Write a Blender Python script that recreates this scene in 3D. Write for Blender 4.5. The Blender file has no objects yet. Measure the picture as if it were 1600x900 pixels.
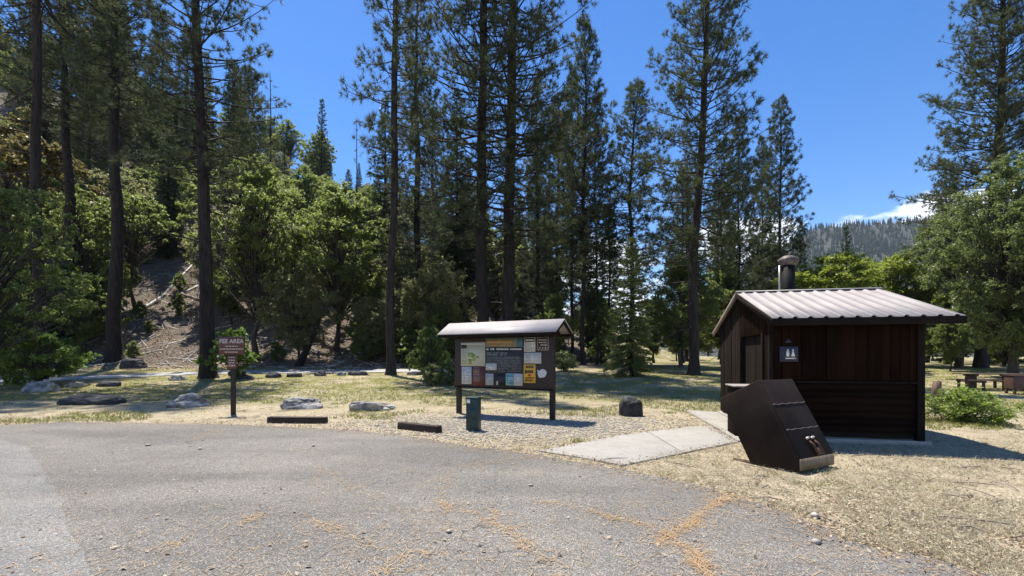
import bpy, bmesh, math, random
import numpy as np
from mathutils import Vector, Matrix
R = math.radians
scene = bpy.context.scene
col = scene.collection
random.seed(7)

# ------------------------------------------------------------------ camera, sky, sun, exposure
CAMZ, F, HZ = 1.6, 750.0, 557.0
cam = bpy.data.objects.new('camera', bpy.data.cameras.new('camera'))
col.objects.link(cam)
cam.location = (0, 0, CAMZ)
cam.rotation_euler = (R(90), 0, 0)
cam.data.sensor_width = 36
cam.data.lens = 36 * F / 1600
cam.data.shift_y = (HZ - 450) / 1600
cam.data.clip_start = .05
cam.data.clip_end = 12000
scene.camera = cam

SUN_EL, SUN_AZ = 67.0, -32.0          # azimuth clockwise from +Y
world = bpy.data.worlds.new('World'); scene.world = world
world.use_nodes = True
wn = world.node_tree.nodes; wl = world.node_tree.links
wn.clear()
w_out = wn.new('ShaderNodeOutputWorld'); w_bg = wn.new('ShaderNodeBackground')
w_sky = wn.new('ShaderNodeTexSky'); w_sky.sky_type = 'NISHITA'; w_sky.sun_disc = False
w_sky.sun_elevation = R(SUN_EL); w_sky.sun_rotation = R(SUN_AZ)
w_sky.altitude = 700; w_sky.air_density = 1.0; w_sky.dust_density = 0.25; w_sky.ozone_density = 2.2
w_hs = wn.new('ShaderNodeHueSaturation'); w_hs.inputs['Saturation'].default_value = 1.33
w_hs.inputs['Hue'].default_value = 0.507
wl.new(w_sky.outputs[0], w_hs.inputs['Color'])
# cumulus low over the horizon, all the way round
w_tc = wn.new('ShaderNodeTexCoord'); w_sep = wn.new('ShaderNodeSeparateXYZ')
wl.new(w_tc.outputs['Generated'], w_sep.inputs[0])
w_map = wn.new('ShaderNodeMapping'); w_map.inputs['Location'].default_value = (5.1, 9.2, 2); w_map.inputs['Scale'].default_value = (7, 7, 15)
wl.new(w_tc.outputs['Generated'], w_map.inputs[0])
w_no = wn.new('ShaderNodeTexNoise'); w_no.inputs['Scale'].default_value = 1.0
w_no.inputs['Detail'].default_value = 7; w_no.inputs['Roughness'].default_value = .58
wl.new(w_map.outputs[0], w_no.inputs[0])
w_elev = wn.new('ShaderNodeMapRange'); w_elev.inputs[1].default_value = .225; w_elev.inputs[2].default_value = .272
w_elev.inputs[3].default_value = .09; w_elev.inputs[4].default_value = -.28
wl.new(w_sep.outputs[2], w_elev.inputs[0])
w_add = wn.new('ShaderNodeMath'); w_add.operation = 'ADD'
wl.new(w_no.outputs[0], w_add.inputs[0]); wl.new(w_elev.outputs[0], w_add.inputs[1])
w_cr = wn.new('ShaderNodeMapRange'); w_cr.interpolation_type = 'SMOOTHSTEP'
w_cr.inputs[1].default_value = .52; w_cr.inputs[2].default_value = .66
wl.new(w_add.outputs[0], w_cr.inputs[0])
w_mix = wn.new('ShaderNodeMix'); w_mix.data_type = 'RGBA'
wl.new(w_cr.outputs[0], w_mix.inputs[0]); wl.new(w_hs.outputs[0], w_mix.inputs[6])
w_mix.inputs[7].default_value = (7.5, 7.9, 8.6, 1)
wl.new(w_mix.outputs[2], w_bg.inputs[0]); w_bg.inputs[1].default_value = .092
wl.new(w_bg.outputs[0], w_out.inputs[0])

sun_l = bpy.data.lights.new('sun', 'SUN'); sun_l.energy = 4.4; sun_l.angle = R(.53); sun_l.color = (1, .935, .835)
sun = bpy.data.objects.new('sun', sun_l); col.objects.link(sun)
sd = Vector((math.sin(R(SUN_AZ)) * math.cos(R(SUN_EL)), math.cos(R(SUN_AZ)) * math.cos(R(SUN_EL)), math.sin(R(SUN_EL))))
sun.rotation_euler = sd.to_track_quat('Z', 'Y').to_euler()
sun.location = (0, 0, 60)
scene.view_settings.view_transform = 'Standard'
scene.view_settings.look = 'None'
scene.view_settings.gamma = 1
scene.view_settings.use_curve_mapping = False
scene.view_settings.exposure = 1.1
scene.cycles.max_bounces = 6
scene.cycles.diffuse_bounces = 3
scene.cycles.glossy_bounces = 2
scene.cycles.transmission_bounces = 4
scene.cycles.transparent_max_bounces = 4
scene.cycles.volume_bounces = 0
scene.cycles.caustics_reflective = False
scene.cycles.caustics_refractive = False

# ------------------------------------------------------------------ helpers
def unit(v): return v / (np.linalg.norm(v, axis=-1, keepdims=True) + 1e-9)
class G:
    """collects vertices, triangles, quads"""
    def __init__(s): s.v = []; s.f = {}; s.n = 0
    def add(s, v, f):
        v = np.asarray(v, float).reshape(-1, 3); f = np.asarray(f, int)
        s.f.setdefault(f.shape[1], []).append(f + s.n); s.v.append(v); s.n += len(v)
        return s
    def box(s, x0, x1, y0, y1, z0, z1, M=None):
        v = np.array([(x, y, z) for z in (z0, z1) for y in (y0, y1) for x in (x0, x1)], float)
        if M is not None: v = np.array([M @ Vector(p) for p in v])
        return s.add(v, [(0, 2, 3, 1), (4, 5, 7, 6), (0, 1, 5, 4), (2, 6, 7, 3), (0, 4, 6, 2), (1, 3, 7, 5)])
    def prism(s, poly, vec):
        """closed polygon (3-D points) extruded along vec"""
        p = np.asarray(poly, float); k = len(p); q = p + np.asarray(vec, float)
        s.add(np.r_[p, q], [(i, (i + 1) % k, k + (i + 1) % k, k + i) for i in range(k)])
        base = s.n - 2 * k
        s.f.setdefault(k, []).append(np.array([list(range(base + k - 1, base - 1, -1))]))
        s.f[k].append(np.array([list(range(base + k, base + 2 * k))]))
        return s
    def tube(s, pts, rad, sides=8, cap=True, jit=0, rng=None):
        pts = np.asarray(pts, float); n = len(pts)
        rad = np.broadcast_to(np.asarray(rad, float), (n,))
        t = np.gradient(pts, axis=0); t /= np.linalg.norm(t, axis=1)[:, None] + 1e-9
        ref = np.array((0, 0, 1.)) if abs(t[0, 2]) < .8 else np.array((1., 0, 0))
        a = np.cross(t, ref); a /= np.linalg.norm(a, axis=1)[:, None] + 1e-9
        b = np.cross(t, a)
        th = np.linspace(0, 2 * np.pi, sides, endpoint=False)
        rr = rad[:, None] * np.ones(sides)
        if jit: rr = rr * (1 + jit * rng.normal(size=rr.shape))
        v = pts[:, None] + rr[..., None] * (np.cos(th)[None, :, None] * a[:, None] + np.sin(th)[None, :, None] * b[:, None])
        i = np.arange(n - 1)[:, None] * sides; j = np.arange(sides)[None]; k = (j + 1) % sides
        f = np.stack([i + j, i + k, i + sides + k, i + sides + j], -1).reshape(-1, 4)
        s.add(v.reshape(-1, 3), f)
        if cap and sides > 2:
            b0 = s.n - n * sides
            s.f.setdefault(sides, []).append(np.array([list(range(b0, b0 + sides))]))
            s.f[sides].append(np.array([list(range(s.n - 1, s.n - sides - 1, -1))]))
        return s
    def mesh(s, name, mat, smooth=False, fix=True):
        me = bpy.data.meshes.new(name)
        V = np.concatenate(s.v)
        li, tot = [], []
        for k, fs in s.f.items():
            a = np.concatenate(fs); li.append(a.ravel()); tot.append(np.full(len(a), k))
        li = np.concatenate(li).astype(np.int32); tot = np.concatenate(tot).astype(np.int32)
        st = np.r_[0, np.cumsum(tot)[:-1]].astype(np.int32)
        me.vertices.add(len(V)); me.vertices.foreach_set('co', V.astype(np.float32).ravel())
        me.loops.add(len(li)); me.loops.foreach_set('vertex_index', li)
        me.polygons.add(len(tot)); me.polygons.foreach_set('loop_start', st)
        if smooth: me.polygons.foreach_set('use_smooth', np.ones(len(tot), bool))
        me.update(calc_edges=True)
        if fix and len(V) < 20000:
            bm = bmesh.new(); bm.from_mesh(me); bmesh.ops.recalc_face_normals(bm, faces=bm.faces); bm.to_mesh(me); bm.free()
        if mat: me.materials.append(mat)
        return me
    def obj(s, name, mat, parent=None, smooth=False, bevel=0, **kw):
        return link(name, s.mesh(name, mat, smooth), parent, bevel, **kw)

def link(name, data, parent=None, bevel=0, label=None, cat=None, group=None, kind=None):
    o = bpy.data.objects.new(name, data); col.objects.link(o)
    if parent is not None: o.parent = parent
    if bevel:
        m = o.modifiers.new('bevel', 'BEVEL'); m.width = bevel; m.segments = 2; m.limit_method = 'ANGLE'
    return tag(o, label, cat, group, kind)
def tag(o, label=None, cat=None, group=None, kind=None):
    if label: o['label'] = label
    if cat: o['category'] = cat
    if group: o['group'] = group
    if kind: o['kind'] = kind
    return o
def empty(name, loc, rz=0, **kw):
    o = link(name, None, **kw); o.location = loc; o.rotation_euler = (0, 0, rz); o.empty_display_size = .3
    return o

# terrain ------------------------------------------------------------
def zt(x, y):
    x = np.asarray(x, float); y = np.asarray(y, float)
    d = np.clip(y - 19, 0, None)
    base = np.where(d < 4, .05 * d * d / 8, .05 * (d - 2)); base = np.minimum(base, .9 - .06 * np.exp(-np.clip(d - 16, 0, None)))
    yf = np.interp(x, [-60, -4, 12, 30], [35, 36, 52, 80])
    H = np.interp(x, [-200, -140, -90, -49, -32, -8, 13, 35, 60], [80, 72, 58, 42, 33, 20, 9, 1, 0])
    t = np.clip((y - yf) / (100 - yf), 0, 1.6)
    g = np.where(t < .04, t * t / .08, t - .02); g = np.where(g > .8, .8 + .25 * (1 - np.exp(-(g - .8) / .25)), g)
    rough = (.35 * np.sin(x * .61 + y * .23) * np.sin(y * .47 - x * .2) + .18 * np.sin(x * 1.7 + 1) * np.sin(y * 1.3)) * np.clip(t * 12, 0, 1) * np.clip(H / 8, 0, 1)
    return base + H * g + rough
def W(px, Y): return (px - 800) / F * Y
def GP(px, py):
    """flat near ground: photo point -> ground point"""
    Y = CAMZ * F / (py - HZ); return (W(px, Y), Y)

# ------------------------------------------------------------------ materials
def nodes(name):
    m = bpy.data.materials.new(name); m.use_nodes = True
    nt = m.node_tree; b = nt.nodes['Principled BSDF']
    return m, nt, b
def mixc(nt, fac, a, b, blend='MIX'):
    n = nt.nodes.new('ShaderNodeMix'); n.data_type = 'RGBA'; n.blend_type = blend
    for s, v in ((n.inputs[0], fac), (n.inputs[6], a), (n.inputs[7], b)):
        if hasattr(v, 'is_linked') or hasattr(v, 'node'): nt.links.new(v, s)
        elif isinstance(v, (int, float)): s.default_value = v
        else: s.default_value = (*v[:3], 1)
    return n.outputs[2]
def noise(nt, scale, detail=5, rough=.6, vec=None, dist=0):
    n = nt.nodes.new('ShaderNodeTexNoise'); n.inputs['Scale'].default_value = scale
    n.inputs['Detail'].default_value = detail; n.inputs['Roughness'].default_value = rough; n.inputs['Distortion'].default_value = dist
    if vec is not None: nt.links.new(vec, n.inputs[0])
    return n.outputs[0]
def rng_(nt, v, a, b, c=0, d=1, smooth=False):
    n = nt.nodes.new('ShaderNodeMapRange'); nt.links.new(v, n.inputs[0])
    for i, k in enumerate((a, b, c, d)): n.inputs[i + 1].default_value = k
    if smooth: n.interpolation_type = 'SMOOTHSTEP'
    return n.outputs[0]
def math_(nt, op, a, b=0):
    n = nt.nodes.new('ShaderNodeMath'); n.operation = op
    for s, v in ((n.inputs[0], a), (n.inputs[1], b)):
        if isinstance(v, (int, float)): s.default_value = v
        else: nt.links.new(v, s)
    return n.outputs[0]
def coords(nt, kind='Object', scale=(1, 1, 1)):
    tc = nt.nodes.new('ShaderNodeTexCoord'); mp = nt.nodes.new('ShaderNodeMapping'); mp.inputs['Scale'].default_value = scale
    nt.links.new(tc.outputs[kind], mp.inputs[0]); return mp.outputs[0]
def bump(nt, b, h, strength=.5, dist=.02):
    n = nt.nodes.new('ShaderNodeBump'); n.inputs['Strength'].default_value = strength; n.inputs['Distance'].default_value = dist
    nt.links.new(h, n.inputs['Height']); nt.links.new(n.outputs[0], b.inputs['Normal'])
def objrand(nt):
    return nt.nodes.new('ShaderNodeObjectInfo').outputs['Random']
def simple(name, c1, c2=None, scale=6, rough=.7, stretch=(1, 1, 1), bstr=.3, bdist=.01, spec=.4, metal=0, vary=0, lo=.35, hi=.65):
    m, nt, b = nodes(name)
    v = coords(nt, 'Object', stretch)
    n = noise(nt, scale, 6, .62, v)
    c = mixc(nt, rng_(nt, n, lo, hi), c1, c2 or c1)
    if vary:
        c = mixc(nt, 1.0, c, mixc(nt, objrand(nt), (1 - vary,) * 3, (1 + vary,) * 3), 'MULTIPLY')
    nt.links.new(c, b.inputs['Base Color'])
    b.inputs['Roughness'].default_value = rough; b.inputs['Specular IOR Level'].default_value = spec; b.inputs['Metallic'].default_value = metal
    if bstr: bump(nt, b, n, bstr, bdist)
    return m
def leafmat(name, c1, c2, trans, tfac=.42, rough=.45, spec=.35):
    """leaf: thin, lets light through; colour varies leaf by leaf and tree by tree"""
    m, nt, b = nodes(name)
    isl = nt.nodes.new('ShaderNodeNewGeometry').outputs['Random Per Island']
    c = mixc(nt, isl, c1, c2)
    orr = objrand(nt)
    k = mixc(nt, orr, (.82, .86, .9), (1.15, 1.1, 1.0))
    c = mixc(nt, 1.0, c, k, 'MULTIPLY')
    nt.links.new(c, b.inputs['Base Color'])
    b.inputs['Roughness'].default_value = rough; b.inputs['Specular IOR Level'].default_value = spec
    t = nt.nodes.new('ShaderNodeBsdfTranslucent')
    tc = mixc(nt, isl, tuple(.75 * q for q in trans), tuple(1.2 * q for q in trans))
    nt.links.new(tc, t.inputs[0])
    mx = nt.nodes.new('ShaderNodeMixShader'); mx.inputs[0].default_value = tfac
    nt.links.new(b.outputs[0], mx.inputs[1]); nt.links.new(t.outputs[0], mx.inputs[2])
    nt.links.new(mx.outputs[0], nt.nodes['Material Output'].inputs[0])
    return m
M = {}
M['bark'] = simple('pine_bark', (.007, .0055, .0048), (.044, .032, .026), 7, .9, (1.4, 1.4, .22), 1.0, .08, vary=.2)
M['bark_grey'] = simple('oak_bark', (.030, .025, .020), (.085, .073, .060), 6, .9, (1, 1, .3), .8, .04, vary=.2)
M['snag'] = simple('dead_wood', (.10, .092, .085), (.24, .22, .20), 5, .85, (1, 1, .2), .6, .03)
M['log'] = simple('bleached_log', (.34, .31, .28), (.72, .68, .62), 4, .8, (1, 1, 1), .6, .03)
M['log_dark'] = simple('weathered_log', (.10, .075, .06), (.26, .22, .19), 4, .85, (1, 1, 1), .6, .03)
M['needle'] = leafmat('pine_needles', (.030, .042, .022), (.098, .114, .060), (.14, .17, .07), .30, .62, .14)
M['needle_grey'] = leafmat('grey_pine_needles', (.052, .066, .048), (.14, .16, .11), (.16, .18, .10), .28, .62, .14)
M['fir'] = leafmat('fir_needles', (.034, .044, .019), (.098, .112, .048), (.10, .16, .05), .26, .45, .3)
M['fir_light'] = leafmat('young_fir_needles', (.095, .115, .038), (.22, .235, .085), (.36, .42, .13), .42, .5, .3)
M['leaf_bright'] = leafmat('bright_maple_leaves', (.070, .094, .028), (.165, .195, .062), (.36, .44, .12), .5)
M['leaf_mid'] = leafmat('oak_leaves', (.048, .074, .024), (.14, .175, .058), (.30, .38, .10), .48)
M['leaf_big'] = leafmat('big_maple_leaves', (.062, .090, .028), (.18, .21, .078), (.36, .44, .12), .52)
M['leaf_olive'] = leafmat('olive_leaves', (.080, .088, .040), (.21, .212, .105), (.38, .40, .17), .48)
M['leaf_yellow'] = leafmat('yellow_green_leaves', (.10, .14, .02), (.21, .26, .045), (.42, .50, .07), .42)
M['leaf_right'] = leafmat('canyon_oak_leaves', (.056, .083, .030), (.165, .20, .080), (.30, .38, .11), .34)
M['leaf_russet'] = leafmat('russet_leaves', (.085, .075, .03), (.17, .15, .06), (.30, .26, .09), .36)
M['frond'] = leafmat('shrub_fronds', (.060, .105, .020), (.14, .20, .05), (.26, .40, .07), .40)
M['frond_light'] = leafmat('bright_bush_leaves', (.085, .13, .025), (.19, .25, .06), (.36, .48, .09), .45)
M['pale_leaf'] = leafmat('pale_leaves', (.10, .13, .05), (.24, .27, .13), (.28, .34, .12), .36)

def concrete(name, c1, c2):
    m, nt, b = nodes(name); v = coords(nt)
    a = noise(nt, 1.1, 6, .7, v); f = noise(nt, 60, 4, .7, v)
    c = mixc(nt, rng_(nt, a, .3, .7), c1, c2)
    c = mixc(nt, rng_(nt, f, .35, .7), c, tuple(q * .72 for q in c1))
    d_ = noise(nt, 2.6, 7, .72, v, 1.0); c = mixc(nt, math_(nt, 'MULTIPLY', rng_(nt, d_, .52, .70), .55), c, (.17, .145, .11))
    nt.links.new(c, b.inputs['Base Color']); b.inputs['Roughness'].default_value = .9
    bump(nt, b, f, .35, .004); return m
M['concrete'] = concrete('concrete', (.30, .28, .25), (.40, .38, .345))
M['trail'] = concrete('trail_paving', (.34, .335, .32), (.46, .45, .43))

def asphalt(name, base, light, dark, stain):
    m, nt, b = nodes(name); v = coords(nt)
    vo = nt.nodes.new('ShaderNodeTexVoronoi'); vo.inputs['Scale'].default_value = 200; nt.links.new(v, vo.inputs[0])
    sep = nt.nodes.new('ShaderNodeSeparateColor'); nt.links.new(vo.outputs['Color'], sep.inputs[0])
    c = mixc(nt, rng_(nt, sep.outputs[0], .55, 1.0), base, light)
    c = mixc(nt, rng_(nt, sep.outputs[1], .70, .95), c, dark)
    vo2 = nt.nodes.new('ShaderNodeTexVoronoi'); vo2.inputs['Scale'].default_value = 115; nt.links.new(v, vo2.inputs[0])
    sep2 = nt.nodes.new('ShaderNodeSeparateColor'); nt.links.new(vo2.outputs['Color'], sep2.inputs[0])
    c = mixc(nt, rng_(nt, sep2.outputs[0], .82, .99), c, tuple(min(1, 1.35 * q) for q in light))
    c = mixc(nt, rng_(nt, sep2.outputs[1], .85, .99), c, tuple(.8 * q for q in dark))
    big = noise(nt, .35, 5, .6, v); c = mixc(nt, 1.0, c, mixc(nt, rng_(nt, big, .3, .7), (.84, .84, .85), (1.12, 1.11, 1.09)), 'MULTIPLY')
    mid = noise(nt, 1.6, 5, .7, v); c = mixc(nt, 1.0, c, mixc(nt, rng_(nt, mid, .3, .7), (.90, .90, .90), (1.08, 1.08, 1.08)), 'MULTIPLY')
    st = noise(nt, .8, 6, .75, coords(nt, 'Object', (1, .8, 1)), 1.2)
    fine = noise(nt, 16, 5, .75, v)
    sf = math_(nt, 'MULTIPLY', rng_(nt, st, .56, .72), rng_(nt, fine, .45, .6))
    c = mixc(nt, math_(nt, 'MULTIPLY', sf, .6), c, stain)
    lane = noise(nt, .55, 4, .55, coords(nt, 'Object', (.35, 1.3, 1)), .5); c = mixc(nt, 1.0, c, mixc(nt, rng_(nt, lane, .36, .64), (.80, .80, .81), (1.14, 1.13, 1.11)), 'MULTIPLY')
    wv = nt.nodes.new('ShaderNodeVectorMath'); wv.operation = 'ADD'; nd = nt.nodes.new('ShaderNodeTexNoise'); nd.inputs['Scale'].default_value = 2.2; nd.inputs['Detail'].default_value = 6
    nt.links.new(v, nd.inputs[0]); nt.links.new(v, wv.inputs[0]); nt.links.new(nd.outputs['Color'], wv.inputs[1])
    vc = nt.nodes.new('ShaderNodeTexVoronoi'); vc.feature = 'DISTANCE_TO_EDGE'; vc.inputs['Scale'].default_value = .42; nt.links.new(wv.outputs[0], vc.inputs[0])
    ck = math_(nt, 'MULTIPLY', rng_(nt, vc.outputs['Distance'], .006, .0015), rng_(nt, mid, .47, .56))
    c = mixc(nt, math_(nt, 'MULTIPLY', ck, .75), c, tuple(.7 * q for q in dark))
    nt.links.new(c, b.inputs['Base Color']); b.inputs['Roughness'].default_value = .9; b.inputs['Specular IOR Level'].default_value = .25
    h = math_(nt, 'ADD', vo.outputs['Distance'], math_(nt, 'MULTIPLY', vo2.outputs['Distance'], -.8))
    bump(nt, b, h, .6, .006); return m
M['asphalt'] = asphalt('asphalt', (.150, .143, .131), (.30, .288, .265), (.055, .052, .047), (.30, .22, .14))
M['asphalt_new'] = asphalt('asphalt_patch', (.180, .177, .170), (.31, .304, .292), (.090, .089, .087), (.26, .22, .17))

def ground_mat():
    m, nt, b = nodes('ground_soil'); v = coords(nt)
    sp = nt.nodes.new('ShaderNodeSeparateXYZ'); nt.links.new(v, sp.inputs[0]); X, Y = sp.outputs[0], sp.outputs[1]
    n1 = noise(nt, .5, 6, .65, v); n2 = noise(nt, 4.0, 6, .7, v); n3 = noise(nt, 30, 4, .75, v)
    straw = mixc(nt, rng_(nt, n2, .3, .7), (.20, .155, .10), (.42, .36, .25))
    straw = mixc(nt, rng_(nt, n3, .4, .68), straw, (.58, .51, .36))
    straw = mixc(nt, rng_(nt, n3, .44, .30), straw, (.10, .075, .045))
    straw = mixc(nt, math_(nt, 'MULTIPLY', rng_(nt, noise(nt, .9, 6, .7, v, .8), .52, .66), .6), straw, (.17, .125, .085))
    green = mixc(nt, n2, (.12, .125, .036), (.25, .235, .080))
    gm = math_(nt, 'MULTIPLY', rng_(nt, n1, .38, .56), rng_(nt, Y, 13, 20))
    c = mixc(nt, math_(nt, 'MULTIPLY', gm, .9), straw, green)
    # pale gravel shoulder in front of the notice board
    dx = math_(nt, 'MULTIPLY', math_(nt, 'ADD', X, -.2), .28); dy = math_(nt, 'MULTIPLY', math_(nt, 'ADD', Y, -11.6), .42)
    rr = math_(nt, 'ADD', math_(nt, 'MULTIPLY', dx, dx), math_(nt, 'MULTIPLY', dy, dy))
    rr = math_(nt, 'ADD', rr, math_(nt, 'ADD', math_(nt, 'MULTIPLY', math_(nt, 'ADD', n1, -.5), 3.6), math_(nt, 'MULTIPLY', math_(nt, 'ADD', n2, -.5), 1.6)))
    gravel = mixc(nt, rng_(nt, n3, .35, .65), (.24, .20, .15), (.48, .43, .35))
    c = mixc(nt, rng_(nt, rr, 1.0, .3), c, gravel)
    # leaf litter and duff on the wooded slope
    duff = mixc(nt, rng_(nt, n2, .3, .7), (.070, .054, .041), (.165, .130, .102))
    duff = mixc(nt, rng_(nt, n1, .42, .62), duff, (.085, .068, .052))
    duff = mixc(nt, rng_(nt, n3, .48, .66), duff, (.30, .255, .215))
    far = math_(nt, 'ADD', rng_(nt, Y, 34.5, 37), rng_(nt, X, 6, 16, 0, -1))
    c = mixc(nt, far, c, duff)
    nt.links.new(c, b.inputs['Base Color']); b.inputs['Roughness'].default_value = .95; b.inputs['Specular IOR Level'].default_value = .15
    bump(nt, b, math_(nt, 'ADD', n3, math_(nt, 'MULTIPLY', n2, 2)), .8, .05); return m
M['ground'] = ground_mat()
M['straw'] = leafmat('dry_straw', (.33, .285, .185), (.68, .62, .46), (.5, .44, .29), .22, .6, .25)
M['grass'] = leafmat('short_grass', (.13, .15, .035), (.30, .29, .085), (.30, .32, .08), .3, .6, .25)
M['litter'] = leafmat('fallen_leaves', (.16, .105, .06), (.52, .43, .31), (.3, .22, .12), .15, .6, .3)
M['orange_needle'] = leafmat('fallen_needles', (.30, .20, .11), (.50, .37, .23), (.3, .18, .08), .15, .6, .25)
M['pebble'] = simple('pebbles', (.25, .22, .18), (.50, .46, .40), 12, .85, bstr=0)
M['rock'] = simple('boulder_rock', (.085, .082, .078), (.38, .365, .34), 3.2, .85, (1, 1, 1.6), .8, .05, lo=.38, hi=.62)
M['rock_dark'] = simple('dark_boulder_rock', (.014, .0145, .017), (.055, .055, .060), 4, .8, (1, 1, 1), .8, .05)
M['stop'] = simple('brown_wheel_stop', (.014, .009, .006), (.04, .025, .017), 5, .8, (.4, 3, 3), .4, .01)

def wood(name, c1, c2, axis='z', vary=.4, rough=.75):
    st = {'z': (9, 9, .6), 'x': (.6, 9, 9)}[axis]
    m, nt, b = nodes(name); v = coords(nt, 'Object', st)
    n = noise(nt, 2.2, 7, .65, v, .6); n2 = noise(nt, 1.3, 3, .5, coords(nt))
    c = mixc(nt, rng_(nt, n, .32, .68), c1, c2); c = mixc(nt, 1.0, c, mixc(nt, n2, (.7, .7, .72), (1.3, 1.3, 1.28)), 'MULTIPLY')
    c = mixc(nt, 1.0, c, mixc(nt, objrand(nt), (1 - vary,) * 3, (1 + vary, 1 + vary * .92, 1 + vary * .85)), 'MULTIPLY')
    nt.links.new(c, b.inputs['Base Color']); b.inputs['Roughness'].default_value = rough; b.inputs['Specular IOR Level'].default_value = .06
    bump(nt, b, n, .35, .006); return m
M['board_v'] = wood('stained_vertical_board', (.0045, .0020, .0012), (.017, .0066, .0034), 'z')
M['board_h'] = wood('stained_horizontal_board', (.005, .0026, .0017), (.014, .0068, .0042), 'x', .3)
M['board_grey'] = wood('weathered_gable_board', (.008, .006, .005), (.024, .018, .015), 'z')
M['trim'] = simple('dark_trim', (.008, .0058, .005), (.016, .0115, .010), 3, .8, bstr=.15, spec=.1)
M['trim_light'] = simple('pale_rake_trim', (.12, .092, .075), (.20, .16, .13), 3, .7, (1, 1, 1), .2)  # paler brown-grey, only on the back left rake board
M['core'] = simple('dark_core', (.005, .0035, .003), (.008, .005, .004), 3, .9, bstr=0)  # near-black backing of the walls and door
M['cap'] = simple('pale_ledge_cap', (.24, .21, .20), (.32, .29, .28), 2, .6, bstr=.1)
def roofmetal(name, c1, c2):
    m, nt, b = nodes(name); v = coords(nt)
    n = noise(nt, 2.5, 6, .7, coords(nt, 'Object', (1, .35, 1))); n2 = noise(nt, 30, 3, .7, v)
    c = mixc(nt, rng_(nt, n, .3, .7), c1, c2); c = mixc(nt, rng_(nt, n2, .62, .78), c, tuple(q * .6 for q in c1))
    nt.links.new(c, b.inputs['Base Color']); b.inputs['Roughness'].default_value = .58; b.inputs['Metallic'].default_value = 0.0
    b.inputs['Specular IOR Level'].default_value = .35
    return m
M['roof'] = roofmetal('roof_metal', (.262, .232, .218), (.35, .318, .30))
M['roof_board'] = roofmetal('notice_roof_metal', (.27, .245, .243), (.35, .325, .322))
M['pipe'] = simple('black_vent_pipe', (.004, .004, .005), (.009, .009, .010), 6, .7, bstr=.1, spec=.15)
M['pipe_cap'] = simple('weathered_vent_cap', (.035, .027, .023), (.15, .12, .105), 10, .6, bstr=.2)
M['navy'] = simple('navy_plaque', (.006, .010, .030), (.010, .015, .042), 3, .4, bstr=0)
M['white'] = simple('white_print', (.72, .72, .70), (.80, .80, .78), 3, .6, bstr=0)
M['bin'] = simple('brown_bin_paint', (.016, .0105, .0085), (.029, .0205, .0168), 2.2, .72, (1, 1, 1), .15, .006, spec=.10)
M['bin_tan'] = simple('tan_bin_paint', (.13, .095, .06), (.24, .19, .125), 5, .55, (6, 6, 1), .2, .004)  # tan colour of the lower panel, paler than the bin body
M['weld'] = simple('weld_bead', (.09, .072, .064), (.15, .12, .11), 20, .4, bstr=.4)
M['steel'] = simple('bare_steel_latch', (.42, .36, .32), (.6, .54, .5), 12, .35, bstr=.1, metal=.6)
M['rust'] = simple('rusty_bar', (.05, .024, .014), (.12, .06, .035), 14, .7, bstr=.3)
M['board_brown'] = simple('brown_panel_paint', (.018, .011, .010), (.030, .019, .016), 3, .6, bstr=.08)
M['post_brown'] = simple('brown_post_wood', (.014, .010, .008), (.035, .025, .019), 4, .75, (6, 6, .5), .35, .008)
M['tube_green'] = simple('dark_green_paint', (.008, .026, .026), (.016, .042, .040), 3, .45, bstr=.1)
M['tube_faded'] = simple('faded_green_paint', (.014, .040, .042), (.022, .055, .056), 8, .6, bstr=0)
M['sign_brown'] = simple('sign_brown_enamel', (.085, .030, .020), (.12, .044, .030), 3, .5, bstr=.05)
M['letter'] = simple('cream_lettering', (.40, .34, .30), (.50, .44, .39), 3, .6, bstr=0)
M['stump'] = simple('timber_post', (.10, .06, .04), (.22, .15, .105), 4, .85, (5, 5, .5), .5, .02)
M['table'] = simple('brown_table_wood', (.045, .030, .023), (.09, .062, .047), 4, .75, (.5, 5, 5), .3, .006)
M['locker'] = simple('brown_locker_paint', (.065, .034, .028), (.095, .050, .042), 3, .5, bstr=.1)
def paper(name, a, b2=None, scale=14): return simple(name, a, b2 or tuple(q * .9 for q in a), scale, .6, bstr=0)
M['paper'] = paper('white_paper', (.56, .56, .54)); M['paper_map'] = paper('map_paper', (.43, .42, .36), (.40, .42, .30), 9)
M['paper_grey'] = paper('grey_paper', (.42, .43, .42)); M['ink'] = paper('black_ink', (.02, .02, .022)); M['inkgrey'] = paper('grey_ink', (.19, .19, .19))
M['olive'] = paper('olive_banner', (.13, .13, .085), (.19, .18, .12), 5); M['orange'] = paper('orange_ink', (.50, .24, .07)); M['slate'] = paper('slate_poster', (.020, .026, .034), (.045, .055, .065), 9)
M['teal'] = paper('teal_poster', (.12, .32, .38), (.32, .48, .52), 14); M['amber'] = paper('amber_poster', (.62, .33, .04), (.70, .42, .07), 6); M['red'] = paper('red_ink', (.50, .05, .02))
M['map_green'] = paper('map_green', (.24, .31, .10)); M['brown_print'] = paper('brown_print', (.11, .04, .035)); M['teal_dark'] = paper('teal_ink', (.05, .14, .17))

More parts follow.
